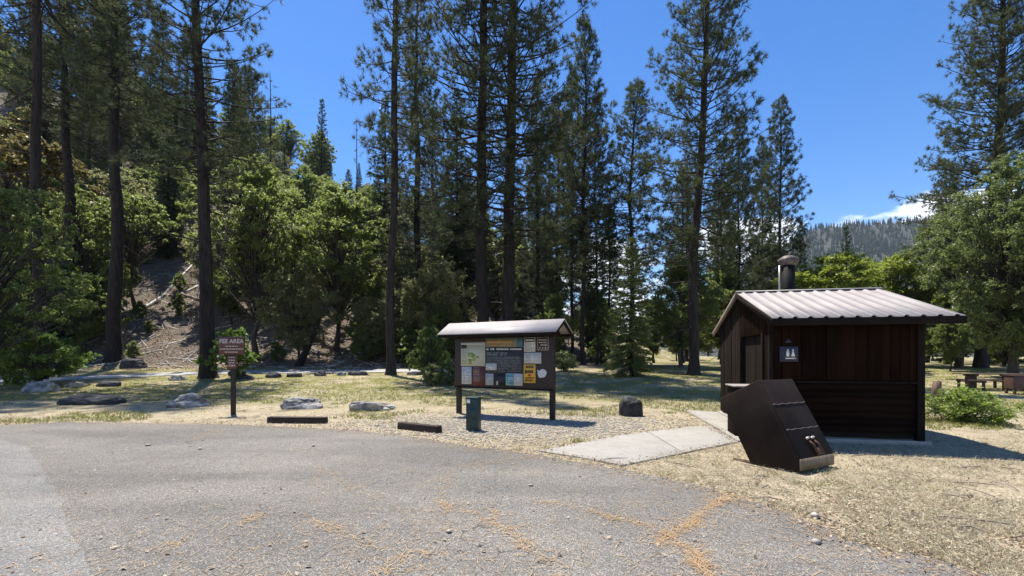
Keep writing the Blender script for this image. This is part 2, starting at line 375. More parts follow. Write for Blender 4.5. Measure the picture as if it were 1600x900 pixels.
# ------------------------------------------------------------------ ground, road, slabs
def axis(lim, fine, step0, grow):
    a = [0.0]; s = step0
    while a[-1] < lim:
        if a[-1] > fine: s *= grow
        a.append(a[-1] + s)
    return np.array(a)
xp = axis(4200, 70, 1.1, 1.09); xs = np.r_[-xp[:0:-1], xp]
yp = axis(4200, 110, .75, 1.09); yn = axis(400, 14, 1.2, 1.2); ys = np.r_[-yn[:0:-1], yp]
XX, YY = np.meshgrid(xs, ys)
ZZ = zt(XX, YY)
ZZ = np.where((YY > 14) & (YY < 36), ZZ + .02 * np.sin(XX * 1.9) * np.sin(YY * 1.4), ZZ)
nx, ny = len(xs), len(ys)
i = np.arange(ny - 1)[:, None] * nx; j = np.arange(nx - 1)[None]
gg = G().add(np.stack([XX, YY, ZZ], -1).reshape(-1, 3), np.stack([i + j, i + j + 1, i + nx + j + 1, i + nx + j], -1).reshape(-1, 4))
gg.obj('ground', M['ground'], smooth=True, kind='structure')

rg = np.random.default_rng(11)
def dense(pts, step, amp=0):
    out = []
    for a, b in zip(pts[:-1], pts[1:]):
        a, b = np.array(a), np.array(b); n = max(1, int(np.linalg.norm(b - a) / step))
        for k in range(n): out.append(a + (b - a) * k / n)
    out.append(np.array(pts[-1])); out = np.array(out)
    if amp:
        nn = rg.normal(size=out.shape); nn = (nn + np.roll(nn, 1, 0) + np.roll(nn, -1, 0)) / 1.7
        out = out + nn * amp
    return out
edge_px = [(-60, 668), (0, 665), (100, 660), (300, 662), (430, 666), (560, 673), (660, 685), (740, 699), (830, 709), (930, 727), (990, 736), (1080, 755), (1140, 775), (1230, 802), (1330, 846), (1435, 868), (1580, 905)]
edge_w = [(-45, 13.5), (-25, 12.2)] + [GP(*p) for p in edge_px] + [(3.8, 2.6), (4.8, 0), (5.5, -4), (8, -14)]
edge_d = dense(edge_w, .08, .03)
ASPH = np.r_[edge_d, [(8, -30), (-45, -30)]]
def sheet(name, poly, z, mat, **kw):
    p = np.array(poly, float)
    g = G(); g.v.append(np.c_[p, np.full(len(p), z)]); g.n = len(p); g.f = {len(p): [np.arange(len(p))[None]]}
    o = g.obj(name, mat, **kw)
    if o.data.polygons[0].normal.z < 0: o.data.flip_normals()
    return o
sheet('parking_lot', ASPH, .006, M['asphalt'], kind='structure')
patch = np.r_[dense([GP(*p) for p in [(-80, 683), (0, 688), (40, 697), (66, 730), (98, 790), (122, 850), (140, 905)]] + [(-2.7, 2.4), (-2.9, -3)], .15, .02), [(-30, -3), (-30, 9.2)]]
sheet('pavement_patch', patch, .011, M['asphalt_new'], kind='structure')
def inside(P, poly):
    x, y = P[:, 0], P[:, 1]; poly = np.asarray(poly); c = np.zeros(len(P), bool)
    x0, y0 = poly[:, 0], poly[:, 1]; x1, y1 = np.roll(x0, -1), np.roll(y0, -1)
    for a, b, d, e in zip(x0, y0, x1, y1):
        if b == e: continue
        c ^= ((b > y) != (e > y)) & (x < (d - a) * (y - b) / (e - b) + a)
    return c

th = .205; eX = np.array((math.cos(th), -math.sin(th))); bX = np.array((math.sin(th), math.cos(th)))
SL = np.array((4.737, 8.734))          # front-left eave corner of the toilet hut
def S(u, v): return SL + u * eX + v * bX
walk1 = [GP(842, 706), GP(905, 716), GP(972, 729), GP(1058, 711), GP(1152, 692), GP(1108, 665), GP(1036, 672), GP(966, 682)]
walk2 = [GP(1153, 691.4), S(.15, .2), S(.1, 4.9), S(-.75, 5.3), GP(1109, 664.4)]
def slab(name, poly, z0, z1, mat, parent=None, **kw):
    p = np.array(poly); a = np.sum(p[:, 0] * np.roll(p[:, 1], -1) - p[:, 1] * np.roll(p[:, 0], -1))
    if a < 0: p = p[::-1]
    return G().prism(np.c_[p, np.full(len(p), z0)], (0, 0, z1 - z0)).obj(name, mat, parent, bevel=.006, **kw)
wk = empty('walkway', (0, 0, 0), kind='structure')
walk1 = [np.array(p) for p in walk1]
ja, jb = walk1[2] + (walk1[4] - walk1[2]) * .47, walk1[7] + (walk1[5] - walk1[7]) * .30; jd = unit(walk1[4] - walk1[2]) * .012
slab('concrete_slab', [walk1[0], walk1[1], walk1[2], ja - jd, jb - jd, walk1[7]], -.1, .024, M['concrete'], wk)
slab('concrete_slab', [ja + jd, walk1[4], walk1[5], jb + jd], -.1, .028, M['concrete'], wk)
slab('concrete_slab', walk2, -.1, .038, M['concrete'], wk)

# trail across the foot of the slope
tc_px = [(-60, 25.0), (60, 26.5), (160, 28.3), (260, 30.4), (340, 31.6), (430, 32.2), (520, 32.6), (600, 33), (680, 33.4), (760, 34), (860, 35)]
tc = dense([(W(p, y), y) for p, y in tc_px], .5)
tt = np.gradient(tc, axis=0); tt /= np.linalg.norm(tt, axis=1)[:, None]; nn = np.c_[-tt[:, 1], tt[:, 0]]
rows = []
for q in np.linspace(-1, 1, 7):
    w_ = 1.35 + .06 * np.sin(np.arange(len(tc)) * .7)
    P = tc + nn * (q * w_)[:, None]; rows.append(np.c_[P, zt(P[:, 0], P[:, 1]) + .035])
TR = np.array(rows); k = len(tc)
i = np.arange(6)[:, None] * k; j = np.arange(k - 1)[None]
G().add(TR.reshape(-1, 3), np.stack([i + j, i + j + 1, i + k + j + 1, i + k + j], -1).reshape(-1, 4)).obj('trail', M['trail'], smooth=True, kind='structure')
TRAIL = np.r_[tc + nn * 1.4, (tc - nn * 1.4)[::-1]]

# ------------------------------------------------------------------ far mountain
def mz(x, y):
    H = np.interp(x, [150, 400, 600, 800, 940, 1100, 1240, 1500, 2000, 2600], [10, 95, 215, 335, 398, 420, 424, 432, 430, 380])
    t = np.clip((y - 620) / 880, 0, 1); t2 = np.clip((y - 1500) / 800, 0, 1)
    spur = 26 * np.sin(x * .011 + y * .004) * np.sin(np.pi * t) + 10 * np.sin(x * .031 - y * .012) * np.sin(np.pi * t)
    return (H * t ** 1.15 + spur + 4 * np.sin(x * .021)) * (1 - t2)
mx = np.linspace(120, 2700, 90); my = np.linspace(600, 2300, 60)
XX, YY = np.meshgrid(mx, my); ZZ = mz(XX, YY) - 2
i = np.arange(59)[:, None] * 90; j = np.arange(89)[None]
M['mount'] = simple('mountain_slope', (.022, .027, .021), (.05, .05, .04), .012, .95, bstr=0)
G().add(np.stack([XX, YY, ZZ], -1).reshape(-1, 3), np.stack([i + j, i + j + 1, i + 90 + j + 1, i + 90 + j], -1).reshape(-1, 4)).obj('mountain', M['mount'], smooth=True, kind='structure')
g = G(); n = 9500
x = rg.uniform(480, 1750, n); y = rg.uniform(760, 1512, n); z = mz(x, y) - 3
h = rg.uniform(11, 24, n); r = h * rg.uniform(.13, .2, n)
ang = np.linspace(0, 2 * np.pi, 5, endpoint=False)
for lo, hi, rs in ((.05, .55, 1.0), (.35, .8, .72), (.62, 1.0, .45)):
    a = ang[None] + rg.uniform(0, 6, n)[:, None]; rr = (r * rs)[:, None] * rg.uniform(.7, 1.25, (n, 5))
    ring = np.stack([x[:, None] + rr * np.cos(a), y[:, None] + rr * np.sin(a), (z + h * lo)[:, None] + rg.uniform(-.6, .6, (n, 5))], -1)
    tip = np.stack([x, y, z + h * hi], -1)[:, None]
    V = np.concatenate([ring, tip], 1).reshape(-1, 3); b0 = np.arange(n)[:, None] * 6
    for k in range(5): g.add(V if k == 0 else np.zeros((0, 3)), (np.c_[b0 + k, b0 + (k + 1) % 5, b0 + 5]) - (0 if k == 0 else n * 6))
M['mount_tree'] = leafmat('far_conifers', (.010, .018, .013), (.022, .034, .024), (.02, .035, .02), .1, .9, .02)
g.obj('mountain_forest', M['mount_tree'], label='dark conifer wood covering the far mountainside', cat='forest', kind='stuff')
g = G(); n = 420
x = rg.uniform(600, 1750, n); y = np.where(rg.random(n) < .35, rg.uniform(1470, 1505, n), rg.uniform(900, 1500, n)); z = mz(x, y) - 3; h = rg.uniform(12, 21, n)
V = np.stack([np.c_[x - .5, y, z], np.c_[x + .5, y, z], np.c_[x, y + .6, z], np.c_[x, y, z + h]], 1).reshape(-1, 3); b0 = np.arange(n)[:, None] * 4
g.add(V, np.concatenate([np.c_[b0, b0 + 1, b0 + 3], np.c_[b0 + 1, b0 + 2, b0 + 3], np.c_[b0 + 2, b0, b0 + 3]]))
g.obj('burnt_snags', M['snag'], label='grey burnt snags standing among the far mountain conifers', cat='dead trees', kind='stuff')

# ------------------------------------------------------------------ trees
UP = np.array((0, 0, 1.))
def blades(rng, C, D, n, length, width, spread, upb):
    """n needle blades leaving every tuft centre"""
    N = len(C); d = unit(D[:, None] * 1.0 + rng.normal(size=(N, n, 3)) * spread + UP * upb)
    L = length * rng.uniform(.65, 1.2, (N, n, 1)); side = unit(np.cross(d, rng.normal(size=(N, n, 3)))) * width * .5
    c = C[:, None] + d * L * .06
    V = np.stack([c - side, c + side, c + d * L], 2).reshape(-1, 3)
    return V, np.arange(len(V)).reshape(-1, 3)
def trunk_pts(rng, H, wob, n=14):
    z = np.linspace(0, H, n); a = np.cumsum(rng.normal(size=(n, 2)) * wob, 0); a -= a[0]; a -= np.outer(np.linspace(0, 1, n), a[-1]) * .7
    return np.c_[a, z]
def trunk_mesh(rng, name, pts, r0, r1, mat, sides=12):
    H = pts[-1, 2]; zz = np.r_[-.4, 0, .15, .4, .9, np.linspace(1.8, H, 22)]
    P = np.c_[np.interp(zz, pts[:, 2], pts[:, 0]), np.interp(zz, pts[:, 2], pts[:, 1]), zz]
    t = np.clip(zz / H, 0, 1); rad = r0 * (1 - t) ** .8 * (1 - r1 / r0) + r1; rad = rad * (1 + .55 * np.exp(-np.clip(zz, 0, None) / .35))
    return G().tube(P, rad, sides, jit=.05, rng=rng).mesh(name, mat, True), P
def conifer(seed, H=34, r0=.42, cb=.3, Rc=4.0, nb=150, style='pine', mat='needle', dead=18, wob=.10, nneed=12, dens=1.0, needle=(.31, .034)):
    rng = np.random.default_rng(seed)
    tp = trunk_pts(rng, H, wob); tm, P = trunk_mesh(rng, 'trunk', tp, r0, .03, M['bark'])
    wood_ = G(); C, D = [], []
    at = lambda z: np.array([np.interp(z, tp[:, 2], tp[:, 0]), np.interp(z, tp[:, 2], tp[:, 1]), z])
    az = rng.uniform(0, 6.28)
    for k in range(nb + dead):
        isdead = k >= nb
        t = (k + rng.uniform(-.4, .9)) / nb if not isdead else 0
        t = min(max(t, 0), .995); t = t ** .92
        z = H * (cb + (1 - cb) * t) if not isdead else H * rng.uniform(cb * .45, cb * 1.1)
        az += 2.4 + rng.normal() * .35
        if style == 'pine':
            prof = (1 - t) ** .62 * min(1, .62 + t * 2.2); L = Rc * prof * rng.uniform(.5, 1.08) + .25
            el = R(np.interp(t, [0, .3, 1], [-14, 6, 48]) + rng.normal() * 9); curl = .22
        else:
            prof = (1 - t) ** .85 * min(1, .75 + t * 2); L = Rc * prof * rng.uniform(.72, 1.06) + .12
            el = R(np.interp(t, [0, .5, 1], [-24, -8, 40]) + rng.normal() * 6); curl = .10
        if isdead: L = Rc * rng.uniform(.2, .6); el = R(rng.normal() * 14 - 12); curl = -.05
        h = np.array((math.cos(az), math.sin(az), 0)); d = h * math.cos(el) + UP * math.sin(el)
        s = np.linspace(0, 1, 6); base = at(z)
        bend = rng.normal(size=3) * .10 * L; bend[2] *= .4
        pts = base + d * (L * s)[:, None] + UP * (curl * L * s ** 2.2)[:, None] + bend * (s ** 2)[:, None]
        rb = max(.010, .012 + L * .0105)
        wood_.tube(pts, np.linspace(rb, rb * .25, 6), 3 if L < 1.2 else 4, cap=False)
        if isdead:
            for q in range(4):
                s0 = rng.uniform(.3, .95); p0 = pts[0] + (pts[-1] - pts[0]) * s0; dd = unit(d + rng.normal(size=3) * .7)
                wood_.tube([p0, p0 + dd * L * .2, p0 + dd * L * .35 - UP * .05], [.008, .006, .003], 3, cap=False)
            continue
        tip = unit(pts[-1] - pts[-2])
        nt_ = max(3, int((L * (2.5 if style == 'pine' else 4.6) + 1) * dens))
        for q in range(nt_):
            s0 = 1 - (rng.random() ** 1.25) * (.72 if style == 'pine' else .9)
            ip = s0 * 5; i0 = min(4, int(ip)); p0 = pts[i0] + (pts[i0 + 1] - pts[i0]) * (ip - i0)
            sd_ = 1 if rng.random() < .5 else -1
            side = np.cross(d, UP) * sd_
            if style == 'pine':
                dd = unit(tip * .55 + side * rng.uniform(.15, 1.0) + UP * rng.normal() * .28 + rng.normal(size=3) * .18)
                l = rng.uniform(.15, .34) * (L * (1.12 - s0) * 1.1 + .75)
                p1 = p0 + dd * l
                if l > .25: wood_.tube([p0, p1], [.009, .004], 3, cap=False)
                C.append(p1); D.append(unit(dd + UP * .3))
                if l > .5: C.append(p0 + dd * l * .6 + rng.normal(size=3) * .06); D.append(dd)
                if rng.random() < .55: C.append(p1 - dd * .12 + rng.normal(size=3) * .10); D.append(unit(dd + rng.normal(size=3) * .4))
            else:
                dd = unit(tip * .75 + side * rng.uniform(.3, 1.0) - UP * .12 + rng.normal(size=3) * .10)
                l = (1.05 - s0) * L * .42 + .16
                m_ = max(1, int(l / .16))
                for w_ in range(m_):
                    C.append(p0 + dd * l * (w_ + .6) / m_ + rng.normal(size=3) * .02); D.append(dd)
        C.append(pts[-1]); D.append(tip)
    C, D = np.array(C), np.array(D)
    if style == 'pine': V, f = blades(rng, C, D, nneed, needle[0], needle[1], .85, .16)
    else: V, f = blades(rng, C, D, nneed, needle[0], needle[1], .42, .02)
    me = G().add(V, f).mesh('needles', M[mat], fix=False)
    return dict(H=H, parts=[('trunk', tm), ('branches', wood_.mesh('branches', M['bark'], fix=False)), ('crown', me)])
def leaves(rng, C, N, size, asp=.6):
    n = unit(N); a = unit(np.cross(n, rng.normal(size=n.shape))); b = np.cross(n, a)
    s = size * rng.uniform(.6, 1.25, (len(C), 1))
    V = np.stack([C - a * s * .5, C + b * s * asp * .5 - a * s * .05 + n * s * .08, C + a * s * .5, C - b * s * asp * .5 - a * s * .05 + n * s * .08], 1).reshape(-1, 3)
    return V, np.arange(len(V)).reshape(-1, 4)
def broadleaf(seed, H=14, r0=.2, Rc=4.0, cb=.25, ncl=80, per=240, leaf=.15, mat='leaf_mid', lean=0, stems=1, cl=(.55, 1.0), flat=.7, top=.9):
    rng = np.random.default_rng(seed)
    wd = G(); tr = G(); C, N = [], []
    tops = []
    for s_ in range(stems):
        a = rng.uniform(0, 6.28); sp = 0 if stems == 1 else Rc * .35
        off = np.array((math.cos(a), math.sin(a), 0)) * sp * rng.uniform(.6, 1.3)
        n = 9; q = np.linspace(0, 1, n)
        P = np.outer(q ** 1.3, off + np.array((lean, 0, 0))) + np.outer(q, UP * H * .82) + np.cumsum(rng.normal(size=(n, 3)) * (.018 * H, .018 * H, 0), 0) * np.r_[0, np.ones(n - 1)][:, None]
        P[0, 2] = -.3
        rad = r0 / math.sqrt(stems) * (1 - q) ** .75 + .012; rad[0] *= 1.45; rad[1] *= 1.05
        tr.tube(P, rad, 9, jit=.05, rng=rng); tops.append(P)
    for k in range(ncl):
        P = tops[k % stems]
        # cluster centre inside an uneven ovoid, thinned at the core
        while True:
            c = rng.uniform(-1, 1, 3); rr = np.linalg.norm(c)
            if rr < 1 and (rr > .45 or rng.random() < .3): break
        wv = 1 + .28 * math.sin(3 * math.atan2(c[1], c[0]) + seed) + .18 * math.sin(5 * c[2] + seed * 2)
        zc = H * (cb + (1 - cb) * .5); zr = H * (1 - cb) * .5
        tp_ = np.interp(c[2], [-1, -.3, 1], [.75, 1.05, .62])
        cen = np.array((c[0] * Rc * tp_ * wv + lean * .8, c[1] * Rc * tp_ * wv, zc + c[2] * zr * top))
        s0 = min(.95, max(.2, (cen[2] / H) * .82 - .12)); ip = s0 * 8; i0 = min(7, int(ip))
        p0 = P[i0] + (P[i0 + 1] - P[i0]) * (ip - i0)
        mid = (p0 + cen) / 2 + rng.normal(size=3) * .12 * np.linalg.norm(cen - p0) + UP * .08 * np.linalg.norm(cen - p0)
        L = np.linalg.norm(cen - p0); rb = min(r0 * .4, .012 + .012 * L)
        wd.tube([p0, mid, cen], [rb * .7, rb * .4, rb * .15], 4, cap=False)
        rc = rng.uniform(*cl); m = int(per * rc * rng.uniform(.6, 1.3))
        # leaves sit along little twigs inside the cluster
        ntw = max(4, m // 16); td = unit(rng.normal(size=(ntw, 3)) + UP * .25) * rng.uniform(.35, 1.0, (ntw, 1)) * rc; td[:, 2] *= flat
        for q in range(0, ntw, 3): wd.tube([cen, cen + td[q]], [.010, .004], 3, cap=False)
        w_ = rng.integers(0, ntw, m); u = rng.random((m, 1)) ** .6
        C.append(cen + td[w_] * u + rng.normal(size=(m, 3)) * .07 * rc + rng.normal(size=(m, 3)) * .03)
        N.append(rng.normal(size=(m, 3)) * .75 + UP * .8 + td[w_] * .3)
    V, f = leaves(rng, np.concatenate(C), np.concatenate(N), leaf)
    me = G().add(V, f).mesh('leaves', M[mat], fix=False)
    return dict(H=H, parts=[('trunk' if stems == 1 else 'stem', tr.mesh('trunk', M['bark_grey'], True)), ('branches', wd.mesh('branches', M['bark_grey'], fix=False)), ('crown', me)])

used = {}
def plant(kind, name, x, y, H, label, cat='tree', group=None, wide=1.0, thick=None, rz=None, lean=(0, 0), dz=0, mats=None):
    """a tree of its own: an Empty at the foot with trunk, branches and crown"""
    o = empty(name, (x, y, float(zt(x, y)) - .05 + dz), label=label, cat=cat, group=group)
    s = H / kind['H']; o.scale = (s * wide, s * wide, s)
    o.rotation_euler = (R(lean[1]), R(lean[0]), 0)
    if rz is None: rz = random.uniform(0, 6.28)
    for nm, me in kind['parts']:
        c = link(nm, me, o, kind='stuff' if nm in ('branches', 'crown') else None); c.rotation_euler = (0, 0, rz)
        if thick and nm == 'trunk': c.scale = (thick, thick, 1)
    return o
P1 = conifer(1, 36, .42, .30, 6.0, 200, dens=1.05, dead=30, nneed=17)
P2 = conifer(2, 36, .44, .22, 6.8, 230, dens=1.05, dead=34, nneed=17)
P3 = conifer(3, 30, .26, .28, 2.4, 170, dens=1.1, dead=36, nneed=17)
P4 = conifer(4, 26, .24, .26, 3.9, 210, dens=1.3, dead=18, nneed=17)
P5 = conifer(5, 26, .26, .08, 4.4, 250, dens=1.35, dead=8, nneed=17)
P6 = conifer(6, 34, .36, .12, 3.8, 240, mat='needle_grey', dens=1.3, dead=16, nneed=17)
P7 = conifer(8, 33, .40, .20, 5.0, 260, dens=1.3, dead=18, nneed=17)
P8 = conifer(9, 38, .44, .48, 5.2, 190, dens=1.2, dead=44, nneed=17)
F1 = conifer(21, 22, .24, .04, 3.3, 270, 'fir', 'fir', 0, .03, 10, 1.15, (.27, .055))
F2 = conifer(22, 22, .20, .05, 2.4, 230, 'fir', 'fir', 0, .03, 10, 1.1, (.27, .055))
F3 = conifer(23, 9, .12, .03, 2.1, 230, 'fir', 'fir_light', 0, .02, 12, 1.9, (.19, .036))
P9 = conifer(24, 34, .40, .16, 6.0, 380, dens=1.3, dead=12, nneed=17)
SN = conifer(31, 20, .16, .25, 1.5, 14, dens=.35, dead=70, wob=.05)
B1 = broadleaf(41, 17, .20, 3.9, .24, 280, 270, .17, 'leaf_bright', .8, cl=(.4, 1.0))
B2 = broadleaf(42, 14, .17, 4.3, .22, 280, 270, .17, 'leaf_bright', -.6, cl=(.4, 1.0))
B3 = broadleaf(43, 14, .22, 4.8, .14, 230, 200, .22, 'leaf_big', .5, cl=(.4, .9))
B4 = broadleaf(44, 10, .13, 3.4, .10, 190, 240, .175, 'leaf_olive', .3, cl=(.5, 1.1))
B5 = broadleaf(45, 9.5, .14, 3.0, .06, 190, 240, .175, 'leaf_mid', .2, cl=(.5, 1.0))
B6 = broadleaf(46, 9, .16, 3.8, .15, 170, 270, .17, 'leaf_yellow', .3, flat=.5, cl=(.5, 1.0))
B7 = broadleaf(47, 14, .24, 4.4, .02, 300, 320, .145, 'leaf_right', -.4, cl=(.5, 1.1))
B9 = broadleaf(49, 12, .18, 4.2, .55, 150, 220, .22, 'leaf_big', .6, cl=(.4, .9))
B8 = broadleaf(48, 12, .16, 3.4, .16, 120, 200, .28, 'leaf_russet', .4, cl=(.6, 1.2))
S1 = broadleaf(51, 2.9, .08, 2.1, .0, 110, 320, .12, 'frond', 0, 6, (.35, .7), .5)
S2 = broadleaf(52, 3.0, .06, 1.2, .0, 80, 330, .14, 'leaf_mid', 0, 4, (.28, .5), .8)
S5 = broadleaf(55, 3.0, .06, 1.2, .0, 80, 300, .15, 'frond', 0, 4, (.28, .5), .8)
S3 = broadleaf(53, .9, .02, .75, .0, 110, 420, .052, 'frond_light', 0, 7, (.14, .28), .9)
S4 = broadleaf(54, 1.3, .03, .7, .0, 50, 300, .10, 'pale_leaf', 0, 5, (.2, .35), .8)

T = [  # kind, name, px, Y, H, wide, lean, label
 (P8, 'pine_tree', 105, 41, 38, 1.0, (0, 0), 'tall dark pine second from the left edge, standing up the slope', 1.05),
 (P8, 'pine_tree', 180, 38, 40, .95, (.3, 0), 'thick-trunked tall pine on the slope left of the bleached log', 1.15),
 (P8, 'pine_tree', 62, 27, 44, 1.15, (-.8, 0), 'thin-looking tall pine nearest the left edge', .5),
 (P1, 'pine_tree', 325, 28, 38, .85, (-2.2, 0), 'large tall pine just left of the brown fee sign', 1.05),
 (P3, 'pine_tree', 611, 30, 42, .78, (-.3, 0), 'slender tall pine on the grass right of the boulders', .95),
 (P2, 'pine_tree', 750, 33, 44, .85, (.5, 0), 'tall pine behind the notice board, left of a pair', .95),
 (P2, 'pine_tree', 791, 34.5, 46, .85, (.9, 0), 'tall pine behind the notice board, right of a pair', 1.0),
 (P6, 'pine_tree', 652, 42, 33, 1.0, (0, 0), 'hazy grey-green pine right behind the slender pine', 1.0),
 (F1, 'fir_tree', 602, 48, 22.5, .95, (0, 0), 'dark conical fir rising behind the slender pine', 1.0),
 (F2, 'fir_tree', 503, 75, 22, .9, (0, 0), 'lone pointed fir standing out on the hill skyline', 1.0),
 (SN, 'dead_tree', 421, 85, 22, 1.0, (0, 0), 'bare dead tree standing on the hill skyline at left', 1.0),
 (SN, 'dead_tree', 556, 70, 21, .8, (0, 0), 'bare dead spike of a tree left of the dark conical fir', 1.0),
 (P4, 'pine_tree', 912, 40, 28.5, .85, (0, 0), 'tall straight pine right of the notice board, middle of three slim ones', .9),
 (P4, 'pine_tree', 893, 45, 27, .8, (0, 0), 'slim pine right of the notice board, leftmost of three', .8),
 (P4, 'pine_tree', 933, 42, 23.5, .75, (.3, 0), 'slim pine right of the notice board, rightmost of three', .7),
 (P4, 'pine_tree', 986, 42, 24.5, 1.15, (1.6, 0), 'leaning pine with open crown behind the young fir', .9),
 (F3, 'fir_tree', 987, 29, 8.3, .95, (0, 0), 'small young light green fir on the meadow edge', 1.0),
 (P7, 'pine_tree', 1084, 30, 33, .92, (2.3, 0), 'big tall pine left of the toilet hut, leaning right', .85),
 (P5, 'pine_tree', 1155, 42, 21.5, .85, (0, 0), 'medium pine directly above the left end of the hut roof', .8),
 (P5, 'pine_tree', 1219, 38, 21, .88, (.3, 0), 'pointed pine just behind the black vent pipe', .85),
 (P5, 'pine_tree', 1190, 46, 21.5, .7, (0, 0), 'medium pine between two others behind the hut roof', .8),
 (P9, 'pine_tree', 1532, 36, 36, .92, (3.2, 0), 'huge dark conifer at the right edge, leaning right', 1.0),
 (P5, 'pine_tree', 1478, 50, 21, .85, (0, 0), 'dark conifer beside the huge one at the right edge', 1.0),
 (F2, 'fir_tree', 1322, 62, 17.5, 1.1, (0, 0), 'small dark conifer behind the yellow-green trees', 1.0),
 (F1, 'fir_tree', 714, 52, 25, .85, (0, 0), 'shady fir between the grey-green pine and the pair of tall pines', 1.0),
 (P6, 'pine_tree', 842, 46, 27, 1.0, (0, 0), 'dusky pine right behind the pair of tall pines', 1.0),
 (P5, 'pine_tree', 872, 54, 28, .9, (0, 0), 'dark pine filling the gap above the notice board roof end', 1.0),
 (F2, 'fir_tree', 952, 58, 20, 1.0, (0, 0), 'narrow dark fir left of the leaning open pine', 1.0),
 (P5, 'pine_tree', 1066, 52, 21, .85, (0, 0), 'shaded pine left of the big leaning pine', 1.0),
 (P5, 'pine_tree', 1128, 55, 25, .8, (0, 0), 'dark pine right behind the big leaning pine', 1.0),
 (F1, 'fir_tree', 1250, 60, 17, .9, (0, 0), 'dark fir right of the vent pipe', 1.0),
]
for kd, nm, px, Y, H, wide, ln, lb, tk in T:
    plant(kd, nm, W(px, Y), Y, H, lb, wide=wide, lean=ln, thick=tk)
BT = [
 (B1, 'maple_tree', 402, 38, 17.2, 1.0, 'tall bright green leafy tree right of the large pine'),
 (B2, 'maple_tree', 525, 40, 14.6, 1.0, 'broad bright green leafy tree left of the slender pine'),
 (B4, 'oak_tree', 446, 47, 11.5, 1.0, 'olive leafy tree filling the gap between the two bright maples'),
 (B1, 'maple_tree', 470, 56, 15, 1.0, 'tall leafy tree rising behind the gap between the two bright maples'),
 (B5, 'oak_tree', 572, 47, 10.5, 1.0, 'green bushy tree right behind the broad bright maple'),
 (B4, 'oak_tree', 352, 48, 11, 1.0, 'olive leafy tree just right of the large pine trunk'),
 (B1, 'maple_tree', 425, 66, 13, 1.1, 'leafy tree showing above the tall bright maple'),
 (B2, 'maple_tree', 505, 68, 12, 1.1, 'leafy tree below the lone pointed fir on the skyline'),
 (B4, 'oak_tree', 190, 56, 11, 1.1, 'olive leafy tree above the thick-trunked pine foot, up the slope'),
 (B3, 'oak_tree', 268, 62, 12, .9, 'large-leaved oak above the bleached logs on the slope'),
 (B3, 'oak_tree', -22, 20.5, 10.5, .85, 'leafy oak at the left edge above the feathery shrub'),
 (B3, 'oak_tree', 128, 43, 13, .85, 'leafy oak between the two dark trunks on the left slope'),
 (B9, 'oak_tree', 214, 47, 11.5, .95, 'olive leafy tree right of the thick-trunked pine'),
 (B8, 'oak_tree', 30, 46, 19, 1.0, 'russet-tinged tree high at the left edge'),
 (B4, 'oak_tree', 470, 37.5, 8.5, .9, 'small leaning leafy tree below the bright green maples'),
 (B4, 'oak_tree', 690, 38, 8.8, .85, 'olive bushy tree left of the pair of tall pines'),
 (B4, 'oak_tree', 640, 43, 9.5, 1.0, 'dull green bushy tree behind the slender pine'),
 (B5, 'oak_tree', 868, 42, 6.6, .85, 'low bushy tree just right of the notice board roof'),
 (B5, 'oak_tree', 1066, 37, 9.2, .95, 'fresh green leafy tree in front of the big leaning pine'),
 (B5, 'oak_tree', 1128, 43, 9.5, 1.0, 'shady leafy tree close to the left end of the hut'),
 (B5, 'oak_tree', 925, 50, 8, 1.1, 'shady leafy tree at the back of the meadow, left of the young fir'),
 (B5, 'oak_tree', 1022, 52, 7.5, 1.1, 'low shady tree at the back of the meadow, right of the young fir'),
 (B6, 'maple_tree', 1300, 35, 8.9, 1.12, 'yellow-green tree showing over the middle of the hut roof'),
 (B6, 'maple_tree', 1402, 39, 9.5, 1.12, 'yellow-green tree showing over the right end of the hut roof'),
 (B7, 'oak_tree', 1582, 28, 13.8, .88, 'large grey-green oak at the right edge'),
 (B7, 'oak_tree', 1497, 36, 13, .95, 'dense grey-green oak right of the hut roof'),
 (B7, 'oak_tree', 1690, 26, 14, .9, 'dense oak cut by the right edge'),
 (B5, 'oak_tree', 1484, 33, 4.6, .7, 'little tree with thin trunk on the grass right of the hut'),
 (B5, 'oak_tree', 1448, 55, 9, 1.2, 'shady tree behind the right corner of the hut'),
]
for kd, nm, px, Y, H, wide, lb in BT:
    plant(kd, nm, W(px, Y), Y, H, lb, wide=wide)
SH = [
 (S1, 60, 23.2, 2.9, 1.0, 'feathery light green shrub at the left edge above the boulders'),
 (S1, 10, 24.5, 2.6, .8, 'feathery shrub cut by the left edge'),
 (S5, 364, 27.3, 3.1, 1.0, 'leafy green shrub directly behind the brown fee sign'),
 (S2, 672, 25.2, 3.0, .95, 'dark leafy shrub left of the notice board'),
 (S4, 704, 24.4, 1.3, 1.0, 'pale low shrub touching the left post of the notice board'),
 (S4, 676, 23.8, 1.2, .9, 'pale low shrub at the foot of the dark leafy shrub'),
 (S3, 1512, 11.7, .92, 1.25, 'small bright green bush on the dry grass right of the hut'),
 (S4, 882, 33, 1.5, 1.3, 'low pale shrub behind the right post of the notice board'),
 (S2, 208, 37.6, 1.7, .8, 'small shrub right of the thick-trunked pine on the slope'),
 (S2, 118, 36.5, 1.9, 1.1, 'low shrub at the foot of the tall dark pine'),
 (S2, 572, 37.5, 3.0, 1.1, 'shady shrub at the foot of the broad bright maple'),
 (S2, 640, 37, 3.0, 1.4, 'shady shrub behind the trail right of the slender pine'),
 (S2, 432, 38, 1.6, 1.2, 'shady shrub at the foot of the tall bright maple'),
 (S2, 940, 44, 2.6, 1.5, 'shady shrub at the back of the meadow'),
 (S2, 1480, 44, 2.8, 1.6, 'shady shrub on the grass behind the little tree'),
 (S2, 1570, 38, 3.0, 1.6, 'shady shrub under the large grey-green oak'),
]
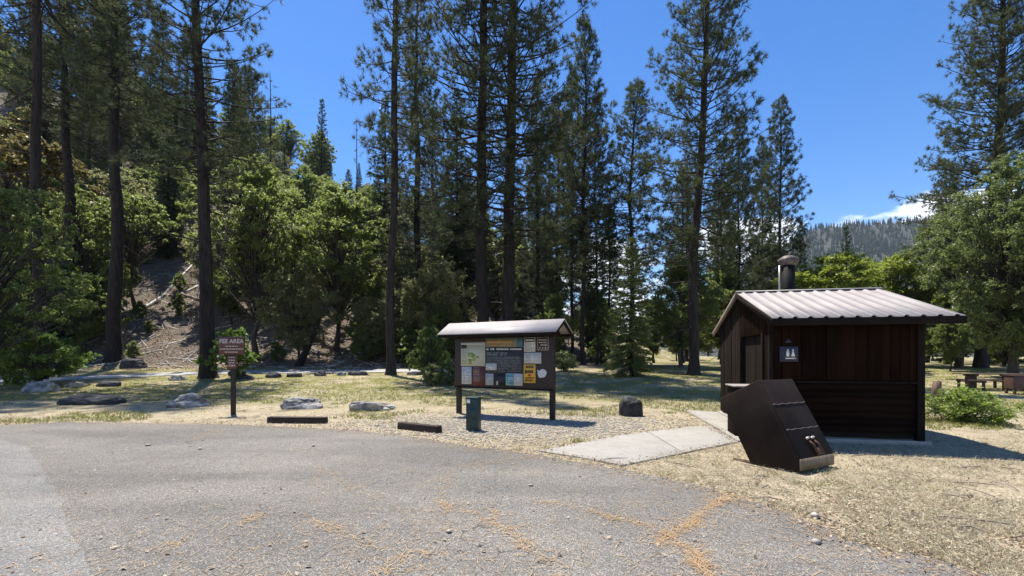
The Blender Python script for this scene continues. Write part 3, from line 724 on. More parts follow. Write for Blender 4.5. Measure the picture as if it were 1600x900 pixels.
for kd, px, Y, H, wide, lb in SH:
    plant(kd, 'shrub', W(px, Y), Y, H, lb, 'shrub', wide=wide)

# trees of the wooded hillside and of the valley floor behind
rt = np.random.default_rng(5); placed = []
def scatter(n, xr, yr, kinds, label, group, name='hillside_tree', hr=(.8, 1.15), gap=3.2, ok=lambda x, y: True):
    c = 0; tries = 0
    while c < n and tries < n * 40:
        tries += 1
        x, y = rt.uniform(*xr), rt.uniform(*yr)
        if not ok(x, y) or any((x - a) ** 2 + (y - b) ** 2 < gap * gap for a, b in placed): continue
        placed.append((x, y)); kd = kinds[rt.integers(len(kinds))]
        plant(kd, name, x, y, kd['H'] * rt.uniform(*hr), label(kd, x, y), 'shrub' if kd is S2 else 'tree', group=group, wide=rt.uniform(.85, 1.1), rz=rt.uniform(0, 6.28)); c += 1
px_ = lambda x, y: 800 + F * x / y
NAMES = {id(P4): 'slim open pine', id(P5): 'full-crowned pine', id(P6): 'grey-green pine', id(F1): 'broad dark fir', id(F2): 'narrow dark fir', id(B1): 'tall bright leafy tree',
         id(B2): 'broad bright leafy tree', id(B3): 'large-leaved oak', id(B4): 'olive leafy tree', id(B5): 'green bushy tree', id(B7): 'grey-green oak', id(S2): 'shady low shrub', id(B9): 'high-crowned leafy tree'}
HILL = ['the wooded slope at the left edge', 'the wooded slope behind the dark pine trunks', 'the slope around the bleached logs', 'the slope behind the bright maples', 'the slope behind the slender pine', 'the slope behind the pair of tall pines']
def hill_label(kd, x, y): q = px_(x, y); k = int(np.searchsorted([90, 200, 340, 560, 690], q)); return NAMES[id(kd)] + (' low on ' if y < 43 else ' a little way up ' if y < 52 else ' midway up ' if y < 68 else ' high on ' if y < 85 else ' on the crest of ') + HILL[k]
VAL = ['behind the notice board', 'behind the three slim pines', 'behind the young fir', 'behind the big leaning pine', 'behind the hut roof', 'behind the grey-green oaks at right']
def val_label(kd, x, y): q = px_(x, y); k = int(np.searchsorted([860, 950, 1040, 1150, 1430], q)); return NAMES[id(kd)] + (' at the near edge of the wood ' if y < 62 else ' deep in the wood ' if y < 85 else ' farthest back in the wood ') + VAL[k]
scatter(23, (-80, -25), (58, 95), [P5, P4, F1, F2], hill_label, 'conifers on the left hillside', 'conifer_tree', ok=lambda x, y: -80 < px_(x, y) < 395)
scatter(10, (-60, -12), (62, 99), [F2, F1, P5], hill_label, 'conifers on the left hillside', 'conifer_tree', (.35, .5), ok=lambda x, y: 395 < px_(x, y) < 700)
scatter(46, (-75, -8), (46, 100), [B3, B4, B5, B1], hill_label, 'leafy trees on the left hillside', 'leafy_tree', (.6, .85), 2.8, ok=lambda x, y: -60 < px_(x, y) < 720 and not (185 < px_(x, y) < 335 and y < 70))
scatter(20, (-44, -4), (37, 47), [B4, B5, B5], hill_label, 'leafy trees on the left hillside', 'leafy_tree', (.5, .8), 2.6, ok=lambda x, y: -60 < px_(x, y) < 165 or (345 < px_(x, y) < 380 and y > 44) or 575 < px_(x, y) < 700)
scatter(20, (-44, -2), (37.2, 50), [S2], hill_label, 'low shrubs on the left hillside', 'shrub', (.5, 1.1), 1.6, ok=lambda x, y: -60 < px_(x, y) < 150 or 560 < px_(x, y) < 720)
scatter(12, (-44, -24), (41, 66), [S2], hill_label, 'low shrubs on the left hillside', 'shrub', (.35, .8), 1.6, ok=lambda x, y: 200 < px_(x, y) < 335)
scatter(7, (-56, -30), (58, 74), [B9, B4, B5], hill_label, 'leafy trees on the left hillside', 'leafy_tree', (.5, .8), 2.6, ok=lambda x, y: 185 < px_(x, y) < 335)
scatter(40, (-120, -14), (82, 112), [B3, B4, B5, B1], hill_label, 'leafy trees on the left hillside', 'leafy_tree', (.55, .8), 3.0, ok=lambda x, y: -120 < px_(x, y) < 700)
scatter(14, (-12, 8), (48, 92), [B4, B5, B1, F1], hill_label, 'leafy trees on the left hillside', 'leafy_tree', (.6, .9), 2.8, ok=lambda x, y: 690 < px_(x, y) < 865)
scatter(11, (-14, 42), (54, 105), [P5, F1, F2, P6], val_label, 'conifers at the back of the valley', 'conifer_tree', (.6, .95), ok=lambda x, y: 640 < px_(x, y) < 1180 and not (920 < px_(x, y) < 1050))
scatter(34, (-6, 80), (46, 110), [B5, B4, B3], val_label, 'leafy trees at the back of the valley', 'leafy_tree', (.6, .9), ok=lambda x, y: 720 < px_(x, y) < 1650)
scatter(10, (38, 75), (40, 75), [B7, B5], val_label, 'leafy trees at the back of the valley', 'leafy_tree', (.8, 1.1), ok=lambda x, y: 1440 < px_(x, y) < 1700)

# ------------------------------------------------------------------ toilet hut (local frame: u along the front, v back, z up)
hut = empty('toilet_hut', (SL[0], SL[1], 0), -th, label='brown board toilet hut with ribbed metal roof and black vent pipe', cat='hut')
RW, RD, ZE, ZR = 3.0, 2.609, 2.29, 3.09            # roof length, half depth, eave and ridge
u0, u1, v0, v1 = .12, 2.62, .49, 4.73               # walls
def hb(name, mat, *a, parent=None, bevel=.004, **k): return G().box(*a).obj(name, mat, parent or hut, bevel=bevel, **k)
hb('foundation', M['concrete'], u0 - .08, u1 + .12, v0 - .10, v1 + .08, -.2, .075)
sk = .03
hb('wall', M['core'], u0 + sk, u1 - sk, v0 + sk, v0 + .12, .10, 2.42)                   # front
wall_r = hb('wall', M['core'], u1 - .12, u1 - sk, v0 + .12, v1 - sk, .10, 2.42)
wall_b = hb('wall', M['core'], u0 + sk, u1 - .12, v1 - .12, v1 - sk, .10, 2.42)
ENT0, ENT1 = v0 + .42, v0 + 2.15                                                         # doorway in the left gable wall
hb('wall', M['core'], u0 + sk, u0 + .12, ENT1, v1 - .12, .10, 2.42)
hb('wall', M['core'], u0 + sk, u0 + .12, v0 + .12, ENT0, .10, 2.42)
hb('inner_wall', M['core'], 1.2, 1.28, v0 + .12, v1 - .12, .10, 2.42)
hb('floor', M['concrete'], u0 + .12, 1.2, v0 + .12, v1 - .12, .076, .10)
# front: upper upright boards, lower level boards, ledge between
random.seed(3)
u = u0
while u < u1 - .10:
    w_ = min(random.choice((.145, .19, .19, .24)), u1 - .09 - u); dp = random.choice((0, 0, .012, .02))
    hb('upright_board', M['board_v'], u + .002, u + w_ - .003, v0 - .012 - dp, v0 + .028, 1.145, 2.34); u += w_
hb('ledge', M['trim'], u0 - .02, u1 - .09, v0 - .06, v0 + .028, 1.105, 1.14)
z = .20
for k in range(7):
    o = G().prism([(u0 - .005, v0 - .036, z), (u0 - .005, v0 + .028, z), (u0 - .005, v0 + .028, z + .126), (u0 - .005, v0 - .022, z + .126)], (u1 - .09 - u0, 0, 0)).obj('level_board', M['board_h'], hut); z += .129
hb('corner_post', M['trim'], u1 - .088, u1 + .03, v0 - .06, v0 + .08, -.02, 2.32)
hb('corner_post', M['trim'], u0 - .035, u0 + .028, v0 - .03, v0 + .06, .08, 2.34)
# left gable: grey upright boards behind the doorway, gable boards over it
v = ENT1
while v < v1 - .02:
    w_ = min(.205, v1 - v); vm = v + w_ / 2
    top = ZE - .1 + (ZR - ZE) * (1 - abs(vm - RD) / RD)
    hb('gable_board', M['board_grey'], u0 - .012 - random.choice((0, .01)), u0 + .028, v + .002, v + w_ - .004, .10, top); v += w_
v = v0 + .06
while v < ENT1 - .01:
    w_ = min(.19, ENT1 - v); vm = v + w_ / 2
    top = ZE - .1 + (ZR - ZE) * (1 - abs(vm - RD) / RD); lo = 2.05 if v > ENT0 - .15 else .10
    if top > lo + .05: hb('gable_board', M['board_v'], u0 - .012, u0 + .028, v + .002, v + w_ - .004, lo, top)
    v += w_
dr = hb('door', M['core'], u0 + .075, u0 + .11, ENT0 + .03, ENT1 - .10, .10, 2.05)
vv = ENT0 + .03
while vv < ENT1 - .12:
    w_ = min(.21, ENT1 - .10 - vv); hb('door_plank', M['board_grey'], u0 + .05, u0 + .0745, vv + .002, vv + w_ - .004, .11, 2.04, parent=dr); vv += w_
G().tube([(u0 + .03, ENT0 + .18, 1.0), (u0 + .03, ENT0 + .18, 1.16)], .012, 6).obj('door_handle', M['steel'], dr)
hb('door_jamb', M['trim'], u0 - .05, u0 + .10, ENT1 - .10, ENT1 - .002, .10, 2.05)
hb('door_jamb', M['trim'], u0 - .05, u0 + .10, ENT0 - .06, ENT0 + .03, .10, 2.05)
# right gable
v = v0
while v < v1 - .02:
    w_ = min(.2, v1 - v); vm = v + w_ / 2; top = ZE - .1 + (ZR - ZE) * (1 - abs(vm - RD) / RD)
    hb('gable_board', M['board_v'], u1 - .028, u1 + .012, v + .002, v + w_ - .004, .10, top) if v > v0 + .1 else None
    v += w_
# half-height box beside the doorway with a pale cap
hw = hb('half_wall', M['board_h'], -.48, .055, .62, 1.28, .03, 1.0)
hb('pale_cap', M['cap'], -.52, .06, .58, 1.32, 1.001, 1.026, parent=hw)
# roof
def sl(v): return ZE + (ZR - ZE) * (1 - abs(v - RD) / RD)
pitch = math.atan2(ZR - ZE, RD)
def sheet_panel(a, b, side):
    """one ribbed roof sheet from eave to ridge"""
    prof = []; x = a; ribs = max(1, round((b - a) / .262)); st = (b - a) / ribs
    for r_ in range(ribs):
        c = a + st * (r_ + .5)
        prof += [(a + st * r_, 0), (c - .045, 0), (c - .022, .028), (c + .022, .028), (c + .045, 0)]
    prof.append((b, 0)); prof = np.array(prof); n = len(prof)
    vs = np.array([-.02, RD * .5, RD]) if side < 0 else np.array([2 * RD + .02, RD * 1.5, RD])
    V = [(p[0], v, sl(v) + p[1] + .012) for v in vs for p in prof]
    Vb = [(p[0], v, sl(v) + p[1] + .006) for v in vs for p in prof]
    f = [(i * n + j, i * n + j + 1, (i + 1) * n + j + 1, (i + 1) * n + j) for i in range(2) for j in range(n - 1)]
    m = len(V); fb = [tuple(q + m for q in reversed(t)) for t in f]
    fe = [(j, j + m, j + 1 + m, j + 1) for j in range(n - 1)]
    G().add(V + Vb, f + fb + fe).obj('roof_sheet', M['roof'], hut)
rk0, rk1 = 0.0, RW
for k in range(4):
    a = rk0 + (rk1 - rk0) * k / 4; b = rk0 + (rk1 - rk0) * (k + 1) / 4
    sheet_panel(a, b - .001, -1); sheet_panel(a, b - .001, 1)
G().prism([(-.005, RD - .13, sl(RD - .13) + .044), (-.005, RD, ZR + .05), (-.005, RD + .13, sl(RD + .13) + .044), (-.005, RD, ZR + .034)], (RW + .01, 0, 0)).obj('ridge_cap', M['roof'], hut)
G().prism([(.03, .03, sl(.03) - .05), (.03, RD, ZR - .05), (.03, 2 * RD - .03, sl(2 * RD - .03) - .05), (.03, 2 * RD - .03, sl(2 * RD - .03) - .01), (.03, RD, ZR - .01), (.03, .03, sl(.03) - .01)], (RW - .06, 0, 0)).obj('roof_deck', M['trim'], hut)
hb('fascia', M['trim'], .002, RW - .002, -.012, .026, ZE - .13, ZE + .004)
hb('fascia', M['trim'], .002, RW - .002, 2 * RD - .026, 2 * RD + .012, ZE - .13, ZE + .004)
for x0, mt in ((-.018, 'trim_light'), (RW - .020, 'trim')):
    for sgn in (-1, 1):
        ve = RD + sgn * (RD + .012)
        G().prism([(x0, ve, ZE - .125), (x0, RD, ZR - .12), (x0, RD, ZR + .004), (x0, ve, ZE + .001)], (.038, 0, 0)).obj('rake_board', M[mt if sgn > 0 else 'trim'], hut)
for vv in (v0 - .03, v1 + .03): hb('plate_beam', M['trim'], .06, RW - .06, vv - .045, vv + .045, ZE - .10, ZE + .03)
# vent pipe behind the ridge with a flared fluted cap
vp = np.array((1.28, 3.1)); ph = .76
G().tube([(vp[0], vp[1], 2.2), (vp[0], vp[1], 3.12 + ph)], .145, 24).obj('vent_pipe', M['pipe'], hut, smooth=False)
nf = 28; ang = np.linspace(0, 2 * np.pi, nf, endpoint=False); rr = np.where(np.arange(nf) % 2, .225, .190)
rows_ = [(.145, 3.12 + ph - .10), (None, 3.12 + ph - .02), (None, 3.12 + ph + .05), (.10, 3.12 + ph + .13)]
V = []
for r_, zz in rows_:
    q = rr if r_ is None else np.full(nf, r_)
    V += [(vp[0] + q[k] * math.cos(ang[k]), vp[1] + q[k] * math.sin(ang[k]), zz) for k in range(nf)]
f = [(i * nf + j, i * nf + (j + 1) % nf, (i + 1) * nf + (j + 1) % nf, (i + 1) * nf + j) for i in range(3) for j in range(nf)]
g = G().add(V, f); g.f.setdefault(nf, []).append(np.array([[3 * nf + j for j in range(nf)]])); g.obj('vent_cap', M['pipe_cap'], hut)
G().tube([(vp[0] - .20, vp[1] - .03, 2.7), (vp[0] - .20, vp[1] - .03, 3.12 + ph - .1)], .022, 8).obj('vent_stay', M['steel'], hut)
# restroom plaque with figures
pq = hb('restroom_plaque', M['navy'], .26, .58, v0 - .052, v0 - .036, 1.50, 1.79)
def flat(poly, v, name, mat, par, t=.004): return G().prism([(p[0], v, p[1]) for p in poly], (0, -t, 0)).obj(name, mat, par)
def disc(cx, cz, r, n=12): return [(cx + r * math.cos(6.2832 * k / n), cz + r * math.sin(6.2832 * k / n)) for k in range(n)]
vz = v0 - .0525
flat([(.375, 1.60), (.425, 1.60), (.425, 1.70), (.375, 1.70)], vz, 'man_figure', M['white'], pq); flat(disc(.40, 1.72, .016), vz, 'man_head', M['white'], pq)
flat([(.455, 1.60), (.525, 1.60), (.50, 1.70), (.48, 1.70)], vz, 'woman_figure', M['white'], pq); flat(disc(.49, 1.72, .016), vz, 'woman_head', M['white'], pq)
flat([(.36, 1.555), (.54, 1.555), (.54, 1.575), (.36, 1.575)], vz, 'caption', M['white'], pq)
flat([(.35, 1.86), (.47, 1.86), (.41, 1.96)], v0 - .036, 'triangle_plate', M['navy'], hut, .012)

# ------------------------------------------------------------------ bear-proof rubbish bin
F0 = np.array((3.90, 6.49)); wA = np.array((.875, .485)); pA = np.array((-.485, .875))
def BN(a, z, w): q = F0 + a * pA + w * wA; return (q[0], q[1], z)
tb = empty('rubbish_bin', (F0[0], F0[1], 0), label='leaning dark brown steel bear-proof rubbish bin with latch', cat='bin')
def bo(g, name, mat, par=None, bevel=0):
    o = g.obj(name, mat, None, bevel=bevel)
    o.data.transform(Matrix.Translation((-F0[0], -F0[1], 0))); o.parent = par or tb; return o
WB = .86
prof = [(.02, .035), (.02, .215), (.62, 1.255), (1.26, .935), (.73, .0)]
bo(G().prism([BN(a, z, 0) for a, z in prof], np.r_[wA * WB, 0]), 'bin_body', M['bin'], bevel=.012)
nF = unit(np.array((-1.04, .60)))      # outward normal of the sloping face in (a,z)
def onface(s, w, off):                   # s 0..1 up the slope
    a = .02 + .60 * s; z = .215 + 1.04 * s; return BN(a + nF[0] * off, z + nF[1] * off, w)
def plate(s0, s1, w0, w1, off0, off1): 
    g = G(); P = [onface(s0, w0, off0), onface(s0, w1, off0), onface(s1, w1, off0), onface(s1, w0, off0)]
    d = np.array(onface(s0, w0, off1)) - np.array(onface(s0, w0, off0)); return g.prism(P, d)
bo(plate(.015, .985, .03, WB - .03, .0015, .008), 'door', M['bin'], bevel=.004)
for s in (.34, .665):
    pts = [np.array(onface(s + .006 * math.sin(k * 1.9), .04 + (WB - .08) * k / 14, .009)) for k in range(15)]
    bo(G().tube(pts, .0065, 6), 'weld_seam', M['weld'])
low = bo(G().prism([BN(.016, .045, .01), BN(.016, .205, .01), BN(.016, .205, WB - .01), BN(.016, .045, WB - .01)], (-pA[0] * .006, -pA[1] * .006, 0)), 'lower_panel', M['bin_tan'])
for w_ in (.38, .50):
    h = bo(G().tube([onface(.20, w_, .012), onface(.13, w_ + .01, .05), onface(.02, w_ + .03, .045)], [.018, .02, .018], 8), 'latch_bar', M['rust'])
    bo(G().tube([onface(.205, w_ - .035, .03), onface(.215, w_ + .03, .035)], .017, 8), 'latch_knob', M['steel'])
bo(plate(.0, .08, .40, .56, .02, .05), 'latch_plate', M['rust'], bevel=.006)
for q in (0, 1):
    w_ = .03 + q * (WB - .10)
    bo(G().prism([BN(.45, -.01, w_), BN(1.05, -.01, w_), BN(1.05, .03, w_), BN(.45, .03, w_)], np.r_[wA * .05, 0]), 'foot_rail', M['rust'])

# ------------------------------------------------------------------ notice board
pl = np.array((-1.50, 13.55)); pr = np.array((1.02, 12.12)); ub = (pr - pl) / np.linalg.norm(pr - pl); LB = float(np.linalg.norm(pr - pl))
nb_ = np.array((ub[1], -ub[0]))          # towards the viewer
nbd = empty('notice_board', (pl[0], pl[1], 0), math.atan2(ub[1], ub[0]), label='brown roofed notice board covered with posters beside the walkway', cat='notice board')
def pb(name, mat, x0, x1, y0, y1, z0, z1, par=None, bevel=.004): return G().box(x0, x1, y0, y1, z0, z1).obj(name, M[mat], par or nbd, bevel=bevel)
pb('post', 'post_brown', -.06, .06, -.05, .07, -.3, 2.2); pb('post', 'post_brown', LB - .06, LB + .06, -.05, .07, -.3, 2.2)
panel = pb('panel', 'board_brown', -.075, LB + .075, -.085, -.052, .74, 2.16)
pb('panel_rail', 'trim', -.08, LB + .08, -.105, -.086, 2.10, 2.165); pb('panel_rail', 'trim', -.08, LB + .08, -.105, -.086, .735, .775)
ze, zr_, rd, ro = 2.19, 2.52, .54, .34
for sg in (-1, 1):
    V = [(-ro, sg * rd, ze), (LB + ro, sg * rd, ze), (LB + ro, sg * .001, zr_), (-ro, sg * .001, zr_)]
    G().prism(V, (0, 0, .022)).obj('roof_sheet', M['roof_board'], nbd)
    for x0 in (-ro + .012, LB + ro - .052):
        G().prism([(x0, sg * (rd - .01), ze - .085), (x0, sg * .002, zr_ - .085), (x0, sg * .002, zr_ - .003), (x0, sg * (rd - .01), ze - .003)], (.04, 0, 0)).obj('rake_board', M['trim'], nbd)
    pb('fascia', 'trim', -ro + .06, LB + ro - .06, *(sorted((sg * (rd - .012), sg * (rd - .046)))), ze - .075, ze - .004)
for x0 in (-.03, LB - .03): G().prism([(x0, -rd + .06, ze - .07), (x0, rd - .06, ze - .07), (x0, rd - .06, ze - .01), (x0, 0, zr_ - .10), (x0, -rd + .06, ze - .01)], (.06, 0, 0)).obj('rafter', M['trim'], nbd)
def bp(px, py):
    """photo point -> (along, height) on the panel face"""
    r = (px - 800) / F; p0 = pl + nb_ * .086
    s = (r * p0[1] - p0[0]) / (ub[0] - r * ub[1]); Y = p0[1] + s * ub[1]
    return s, CAMZ - (py - HZ) / F * Y
def notice(name, mat, a, b, c, d, lay=0, par=None):
    x0, z1 = bp(a, c); x1, _ = bp(b, c); _, z0 = bp((a + b) / 2, d); _, z1 = bp((a + b) / 2, c)
    y = -.0865 - lay * .003
    return G().box(x0, x1, y - .0022, y, z0, z1).obj(name, M[mat], par or panel)
rn = random.Random(5)
def lines(par, mat, a, b, c, d, n, fill=.5, lay=1):
    """rows of small print as word-sized strokes"""
    h = (d - c) / n; g = G()
    for k in range(n):
        x = a
        while x < b - .4:
            w_ = min(rn.uniform(.8, 2.6), b - x)
            if rn.random() < .88:
                s0, z1 = bp(x, c + k * h + h * (1 - fill) / 2); s1, z0 = bp(x + w_, c + k * h + h * (1 + fill) / 2)
                y = -.0865 - lay * .003; g.box(s0, s1, y - .001, y, z0, z1)
            x += w_ + .45
    if g.n: g.obj('print', M[mat], par)
p = notice('map_poster', 'paper_map', 720.3, 758.2, 535, 572); notice('map_header', 'paper_grey', 720.6, 758, 535.3, 538.6, 1, p); notice('map_title', 'ink', 720.8, 729.4, 539, 544.5, 1, p); lines(p, 'inkgrey', 722, 729, 547, 569, 9, .3)
for q in [(731, 551, 739, 558), (738, 553, 743, 564), (732, 561, 737, 569), (744, 556, 748, 560)]: notice('map_forest', 'map_green', q[0], q[2], q[1], q[3], 1, p)
p = notice('white_notice', 'paper', 721.5, 736.7, 573.2, 600); lines(p, 'inkgrey', 723, 735, 575.5, 598, 9, .4)
p = notice('prohibition_sign', 'brown_print', 738.5, 757, 573.2, 604)
for zc in (579.5, 590.5):
    s0, z0 = bp(744.5, zc); 
    for r_, mt, l in ((.088, 'letter', 1), (.078, 'brown_print', 2)):
        y = -.0865 - l * .003; G().box(s0 - r_, s0 + r_, y - .0015, y, z0 - r_, z0 + r_).obj('square_frame', M[mt], p)
    y = -.0865 - .009; G().prism([(s0 + .05 * math.cos(k * .6283), y, z0 + .05 * math.sin(k * .6283)) for k in range(10)], (0, -.001, 0)).obj('round_symbol', M['letter'], p)
    y -= .002; G().prism([(s0 + .036 * math.cos(k * .6283), y, z0 + .036 * math.sin(k * .6283)) for k in range(10)], (0, -.001, 0)).obj('round_symbol', M['brown_print'], p)
p = notice('banner', 'olive', 758.6, 816.6, 527, 542.4); lines(p, 'orange', 761, 800, 532, 536.5, 1, .8); lines(p, 'orange', 766, 798, 537.5, 541, 1, .6); notice('banner_end', 'teal_dark', 808, 816.4, 527.3, 542.2, 1, p)
p = notice('rules_poster', 'slate', 758.6, 816.6, 542.8, 583); lines(p, 'paper', 760, 815, 543.8, 547.2, 1, .8); lines(p, 'paper_grey', 761, 793, 550, 556, 2, .3); lines(p, 'inkgrey', 761, 812, 557, 567, 4, .4); lines(p, 'inkgrey', 779, 814, 567, 582, 6, .35)
q = notice('white_card', 'paper', 759.4, 776, 567.8, 578.2, 2); lines(q, 'inkgrey', 761, 775, 569, 577.5, 4, .4, 3)
p = notice('white_notice', 'paper_grey', 758.7, 771, 583.8, 601.8); lines(p, 'inkgrey', 760, 770, 585, 600.5, 7, .35)
p = notice('dark_poster', 'ink', 771.8, 789.6, 583.6, 602.5); notice('pale_figure', 'paper_grey', 775.5, 778.5, 595.5, 601.5, 1, p)
p = notice('teal_poster', 'teal', 790.2, 802, 583, 602.3); lines(p, 'teal_dark', 792, 801, 586, 600, 4, .55)
p = notice('white_notice', 'paper', 802.6, 816.4, 583.8, 602.8); lines(p, 'inkgrey', 804, 815, 586, 600, 8, .3)
p = notice('black_header_notice', 'paper', 819, 836.5, 527, 549.6); q = notice('header', 'ink', 820, 835.6, 528, 534.4, 1, p); lines(q, 'paper', 821.5, 834.5, 529.4, 533.2, 1, .7, 2); lines(p, 'ink', 820.5, 835, 536, 548.6, 4, .34)
p = notice('framed_sign', 'letter', 839.8, 856.8, 526.8, 547.2); notice('sign_face', 'board_brown', 840.5, 856.1, 527.7, 546.3, 1, p); lines(p, 'letter', 842, 855, 529, 541, 3, .45, 2); lines(p, 'letter', 843, 854, 541, 546, 1, .6, 2)
p = notice('wide_notice', 'paper', 819, 845.6, 551, 568); lines(p, 'inkgrey', 820.5, 830.5, 553, 566.5, 6, .28); lines(p, 'inkgrey', 833.5, 844.5, 553, 566.5, 6, .28)
p = notice('amber_poster', 'amber', 818.2, 836.8, 569.2, 598.3); lines(p, 'ink', 820.5, 835, 571, 576, 1, .7); lines(p, 'ink', 820, 835, 578, 584, 1, .85); notice('red_square', 'red', 825, 829.6, 584.6, 588.2, 1, p); lines(p, 'ink', 821, 834, 589, 592, 1, .7); lines(p, 'ink', 820, 835, 592.6, 596, 1, .8)
s0, z0 = bp(847.3, 583.6); shp = []
for k in range(28):
    a = 6.2832 * k / 28; r_ = .118 * (1 + .10 * math.sin(2 * a + .8) + .05 * math.sin(5 * a)); shp.append((s0 + r_ * math.cos(a), -.0868, z0 + r_ * math.sin(a)))
st_ = G().prism(shp, (0, -.02, 0)).obj('white_cutout', M['paper'], panel, bevel=.008)
G().prism([(s0 - .15, -.0869, z0 + .07), (s0 - .06, -.0869, z0 + .0), (s0 - .05, -.0869, z0 + .05), (s0 - .13, -.0869, z0 + .10)], (0, -.012, 0)).obj('cutout_handle', M['paper'], st_)

# ------------------------------------------------------------------ fee sign
sgn = empty('fee_sign', (W(364, 13.2), 13.2, 0), R(2), label='brown fee area sign on a post at the parking edge', cat='sign')
def sb(name, mat, *a, par=None, bevel=.003): return G().box(*a).obj(name, M[mat], par or sgn, bevel=bevel)
k = 13.2 / F
sb('post', 'post_brown', -.055, .055, -.02, .06, -.3, 2.08)
big = sb('sign_panel', 'sign_brown', -20.5 * k, 18.5 * k, -.045, -.021, CAMZ + 3.5 * k, CAMZ + 30 * k)
sb('panel_edge', 'board_brown', -21.2 * k, 19.2 * k, -.042, -.024, CAMZ + 2.8 * k, CAMZ + 30.8 * k, par=big)
small = sb('fee_panel', 'sign_brown', -7.5 * k, 6.5 * k, -.045, -.021, CAMZ - 19 * k, CAMZ + 1.5 * k)
def text(body, size, x, z, par, mat, y=-.0465):
    cu = bpy.data.curves.new('lettering', 'FONT'); cu.body = body; cu.size = size; cu.align_x = 'CENTER'; cu.align_y = 'CENTER'; cu.extrude = .001; cu.offset = .004
    o = bpy.data.objects.new('tmp', cu); col.objects.link(o)
    bpy.context.view_layer.update()
    me = bpy.data.meshes.new_from_object(o.evaluated_get(bpy.context.evaluated_depsgraph_get()))
    bpy.data.objects.remove(o); me.materials.clear(); me.materials.append(M[mat])
    me.transform(Matrix.Translation((x, y, z)) @ Matrix.Rotation(R(90), 4, 'X')); return link('lettering', me, par)
text('FEE AREA', .155, -1 * k, CAMZ + 23.5 * k, big, 'letter')
def strokes(par, x0, x1, z, h, mat='letter'):
    g = G(); x = x0
    while x < x1 - .01:
        w_ = min(rn.uniform(.03, .09), x1 - x); g.box(x, x + w_, -.0468, -.0455, z, z + h); x += w_ + .014
    g.obj('small_print', M[mat], par)
strokes(big, -10 * k, 9 * k, CAMZ + 15.3 * k, .026); strokes(big, -19 * k, 17 * k, CAMZ + 10.8 * k, .032); strokes(big, -11 * k, 10 * k, CAMZ + 6 * k, .032)
for zz, h in ((-2, .02), (-6.6, .03), (-10.5, .03), (-15.4, .05)): strokes(small, -5 * k, 4.4 * k, CAMZ + zz * k, h)

# ------------------------------------------------------------------ fee tube, wheel stops, boulders
x, y = W(740, 10.4), 10.4
ft = empty('fee_tube', (x, y, 0), R(-14), label='dark green steel fee deposit tube standing before the notice board', cat='deposit box')
G().box(-.135, .135, -.12, .12, -.1, .70).obj('tube_body', M['tube_green'], ft, bevel=.012)
G().box(-.145, .145, -.13, .13, .70, .725).obj('lid', M['tube_green'], ft, bevel=.006)
G().box(-.115, -.04, -.1235, -.1205, .60, .68).obj('white_label', M['white'], ft)
G().box(-.03, .09, -.1235, -.1205, .25, .52).obj('faded_panel', M['tube_faded'], ft)
G().box(-.06, .06, -.128, -.1205, .555, .572).obj('slot', M['ink'], ft)
def wheel_stop(px, py, L, rz, label, h=.15):
    X, Y = GP(px, py); o = empty('wheel_stop', (X, Y, 0), rz, label=label, cat='wheel stop', group='wheel stops')
    G().prism([(-L / 2, -.10, 0), (-L / 2, -.085, h), (-L / 2, .085, h), (-L / 2, .10, 0)], (L, 0, 0)).obj('timber', M['stop'], o, bevel=.012)
    for s in (-1, 1): G().tube([(s * L * .36, 0, h - .01), (s * L * .36, 0, h + .008)], .018, 8).obj('steel_pin', M['rust'], o)
wheel_stop(465, 661, 1.42, R(-3), 'brown timber wheel stop in front of the whitish boulder')
wheel_stop(655, 673, 1.15, R(-33), 'brown timber wheel stop set askew left of the fee tube')
from mathutils import noise as mnoise
def boulder(px, Y, w, d, h, label, mat='rock', rz=0, seed=0, rough=.28, group='boulders along the grass'):
    bm = bmesh.new(); bmesh.ops.create_icosphere(bm, subdivisions=4, radius=1)
    off = Vector((seed * 7.3, seed * 3.1, seed * 1.7))
    for v in bm.verts:
        p = v.co.copy(); n = mnoise.noise(p * 1.1 + off) * rough * 1.5 + abs(mnoise.noise(p * 2.6 + off)) * rough * .8 + mnoise.noise(p * 7 + off) * .045
        q = p * (1 + n); q.z = max(q.z, -.25); q = Vector((math.copysign(abs(q.x) ** .8, q.x), math.copysign(abs(q.y) ** .8, q.y), q.z * (1 - .2 * max(0, q.z))))
        v.co = Vector((q.x * w / 2, q.y * d / 2, (q.z + .12) * h))
    me = bpy.data.meshes.new('boulder'); bm.to_mesh(me); bm.free(); me.materials.append(M[mat])
    o = link('boulder', me, label=label, cat='boulder', group=group); X = W(px, Y)
    o.location = (X, Y, float(zt(X, Y)) - .02); o.rotation_euler = (0, 0, rz); return o
def yb(py): return CAMZ * F / (py - HZ)
boulder(295, 15.4, 1.15, .8, .42, 'grey flat boulder in the grass left of the fee sign', seed=1)
boulder(470, 14.8, 1.10, .8, .36, 'whitish boulder right behind the left wheel stop', seed=2, rough=.35)
boulder(580, 14.4, 1.22, .7, .28, 'low angular grey boulder between the wheel stops', seed=3, rough=.4)
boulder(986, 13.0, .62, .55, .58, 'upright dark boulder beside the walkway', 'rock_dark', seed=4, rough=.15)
boulder(145, 16.2, 1.9, 1.0, .34, 'broad shaded boulder in the grass below the left shrub', 'rock_dark', seed=5)  # shade over this boulder is put into its dark rock colour
boulder(66, 21.3, 1.2, .8, .45, 'pale rough boulder at the foot of the feathery shrub', seed=6, rough=.4)
boulder(118, 23.4, .8, .6, .30, 'pale boulder at the near end of the trail', seed=7)
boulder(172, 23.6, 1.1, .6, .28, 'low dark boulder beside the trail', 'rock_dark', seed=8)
boulder(278, 26.8, 1.0, .7, .30, 'low pale boulder at the trail left of the large pine', seed=9)
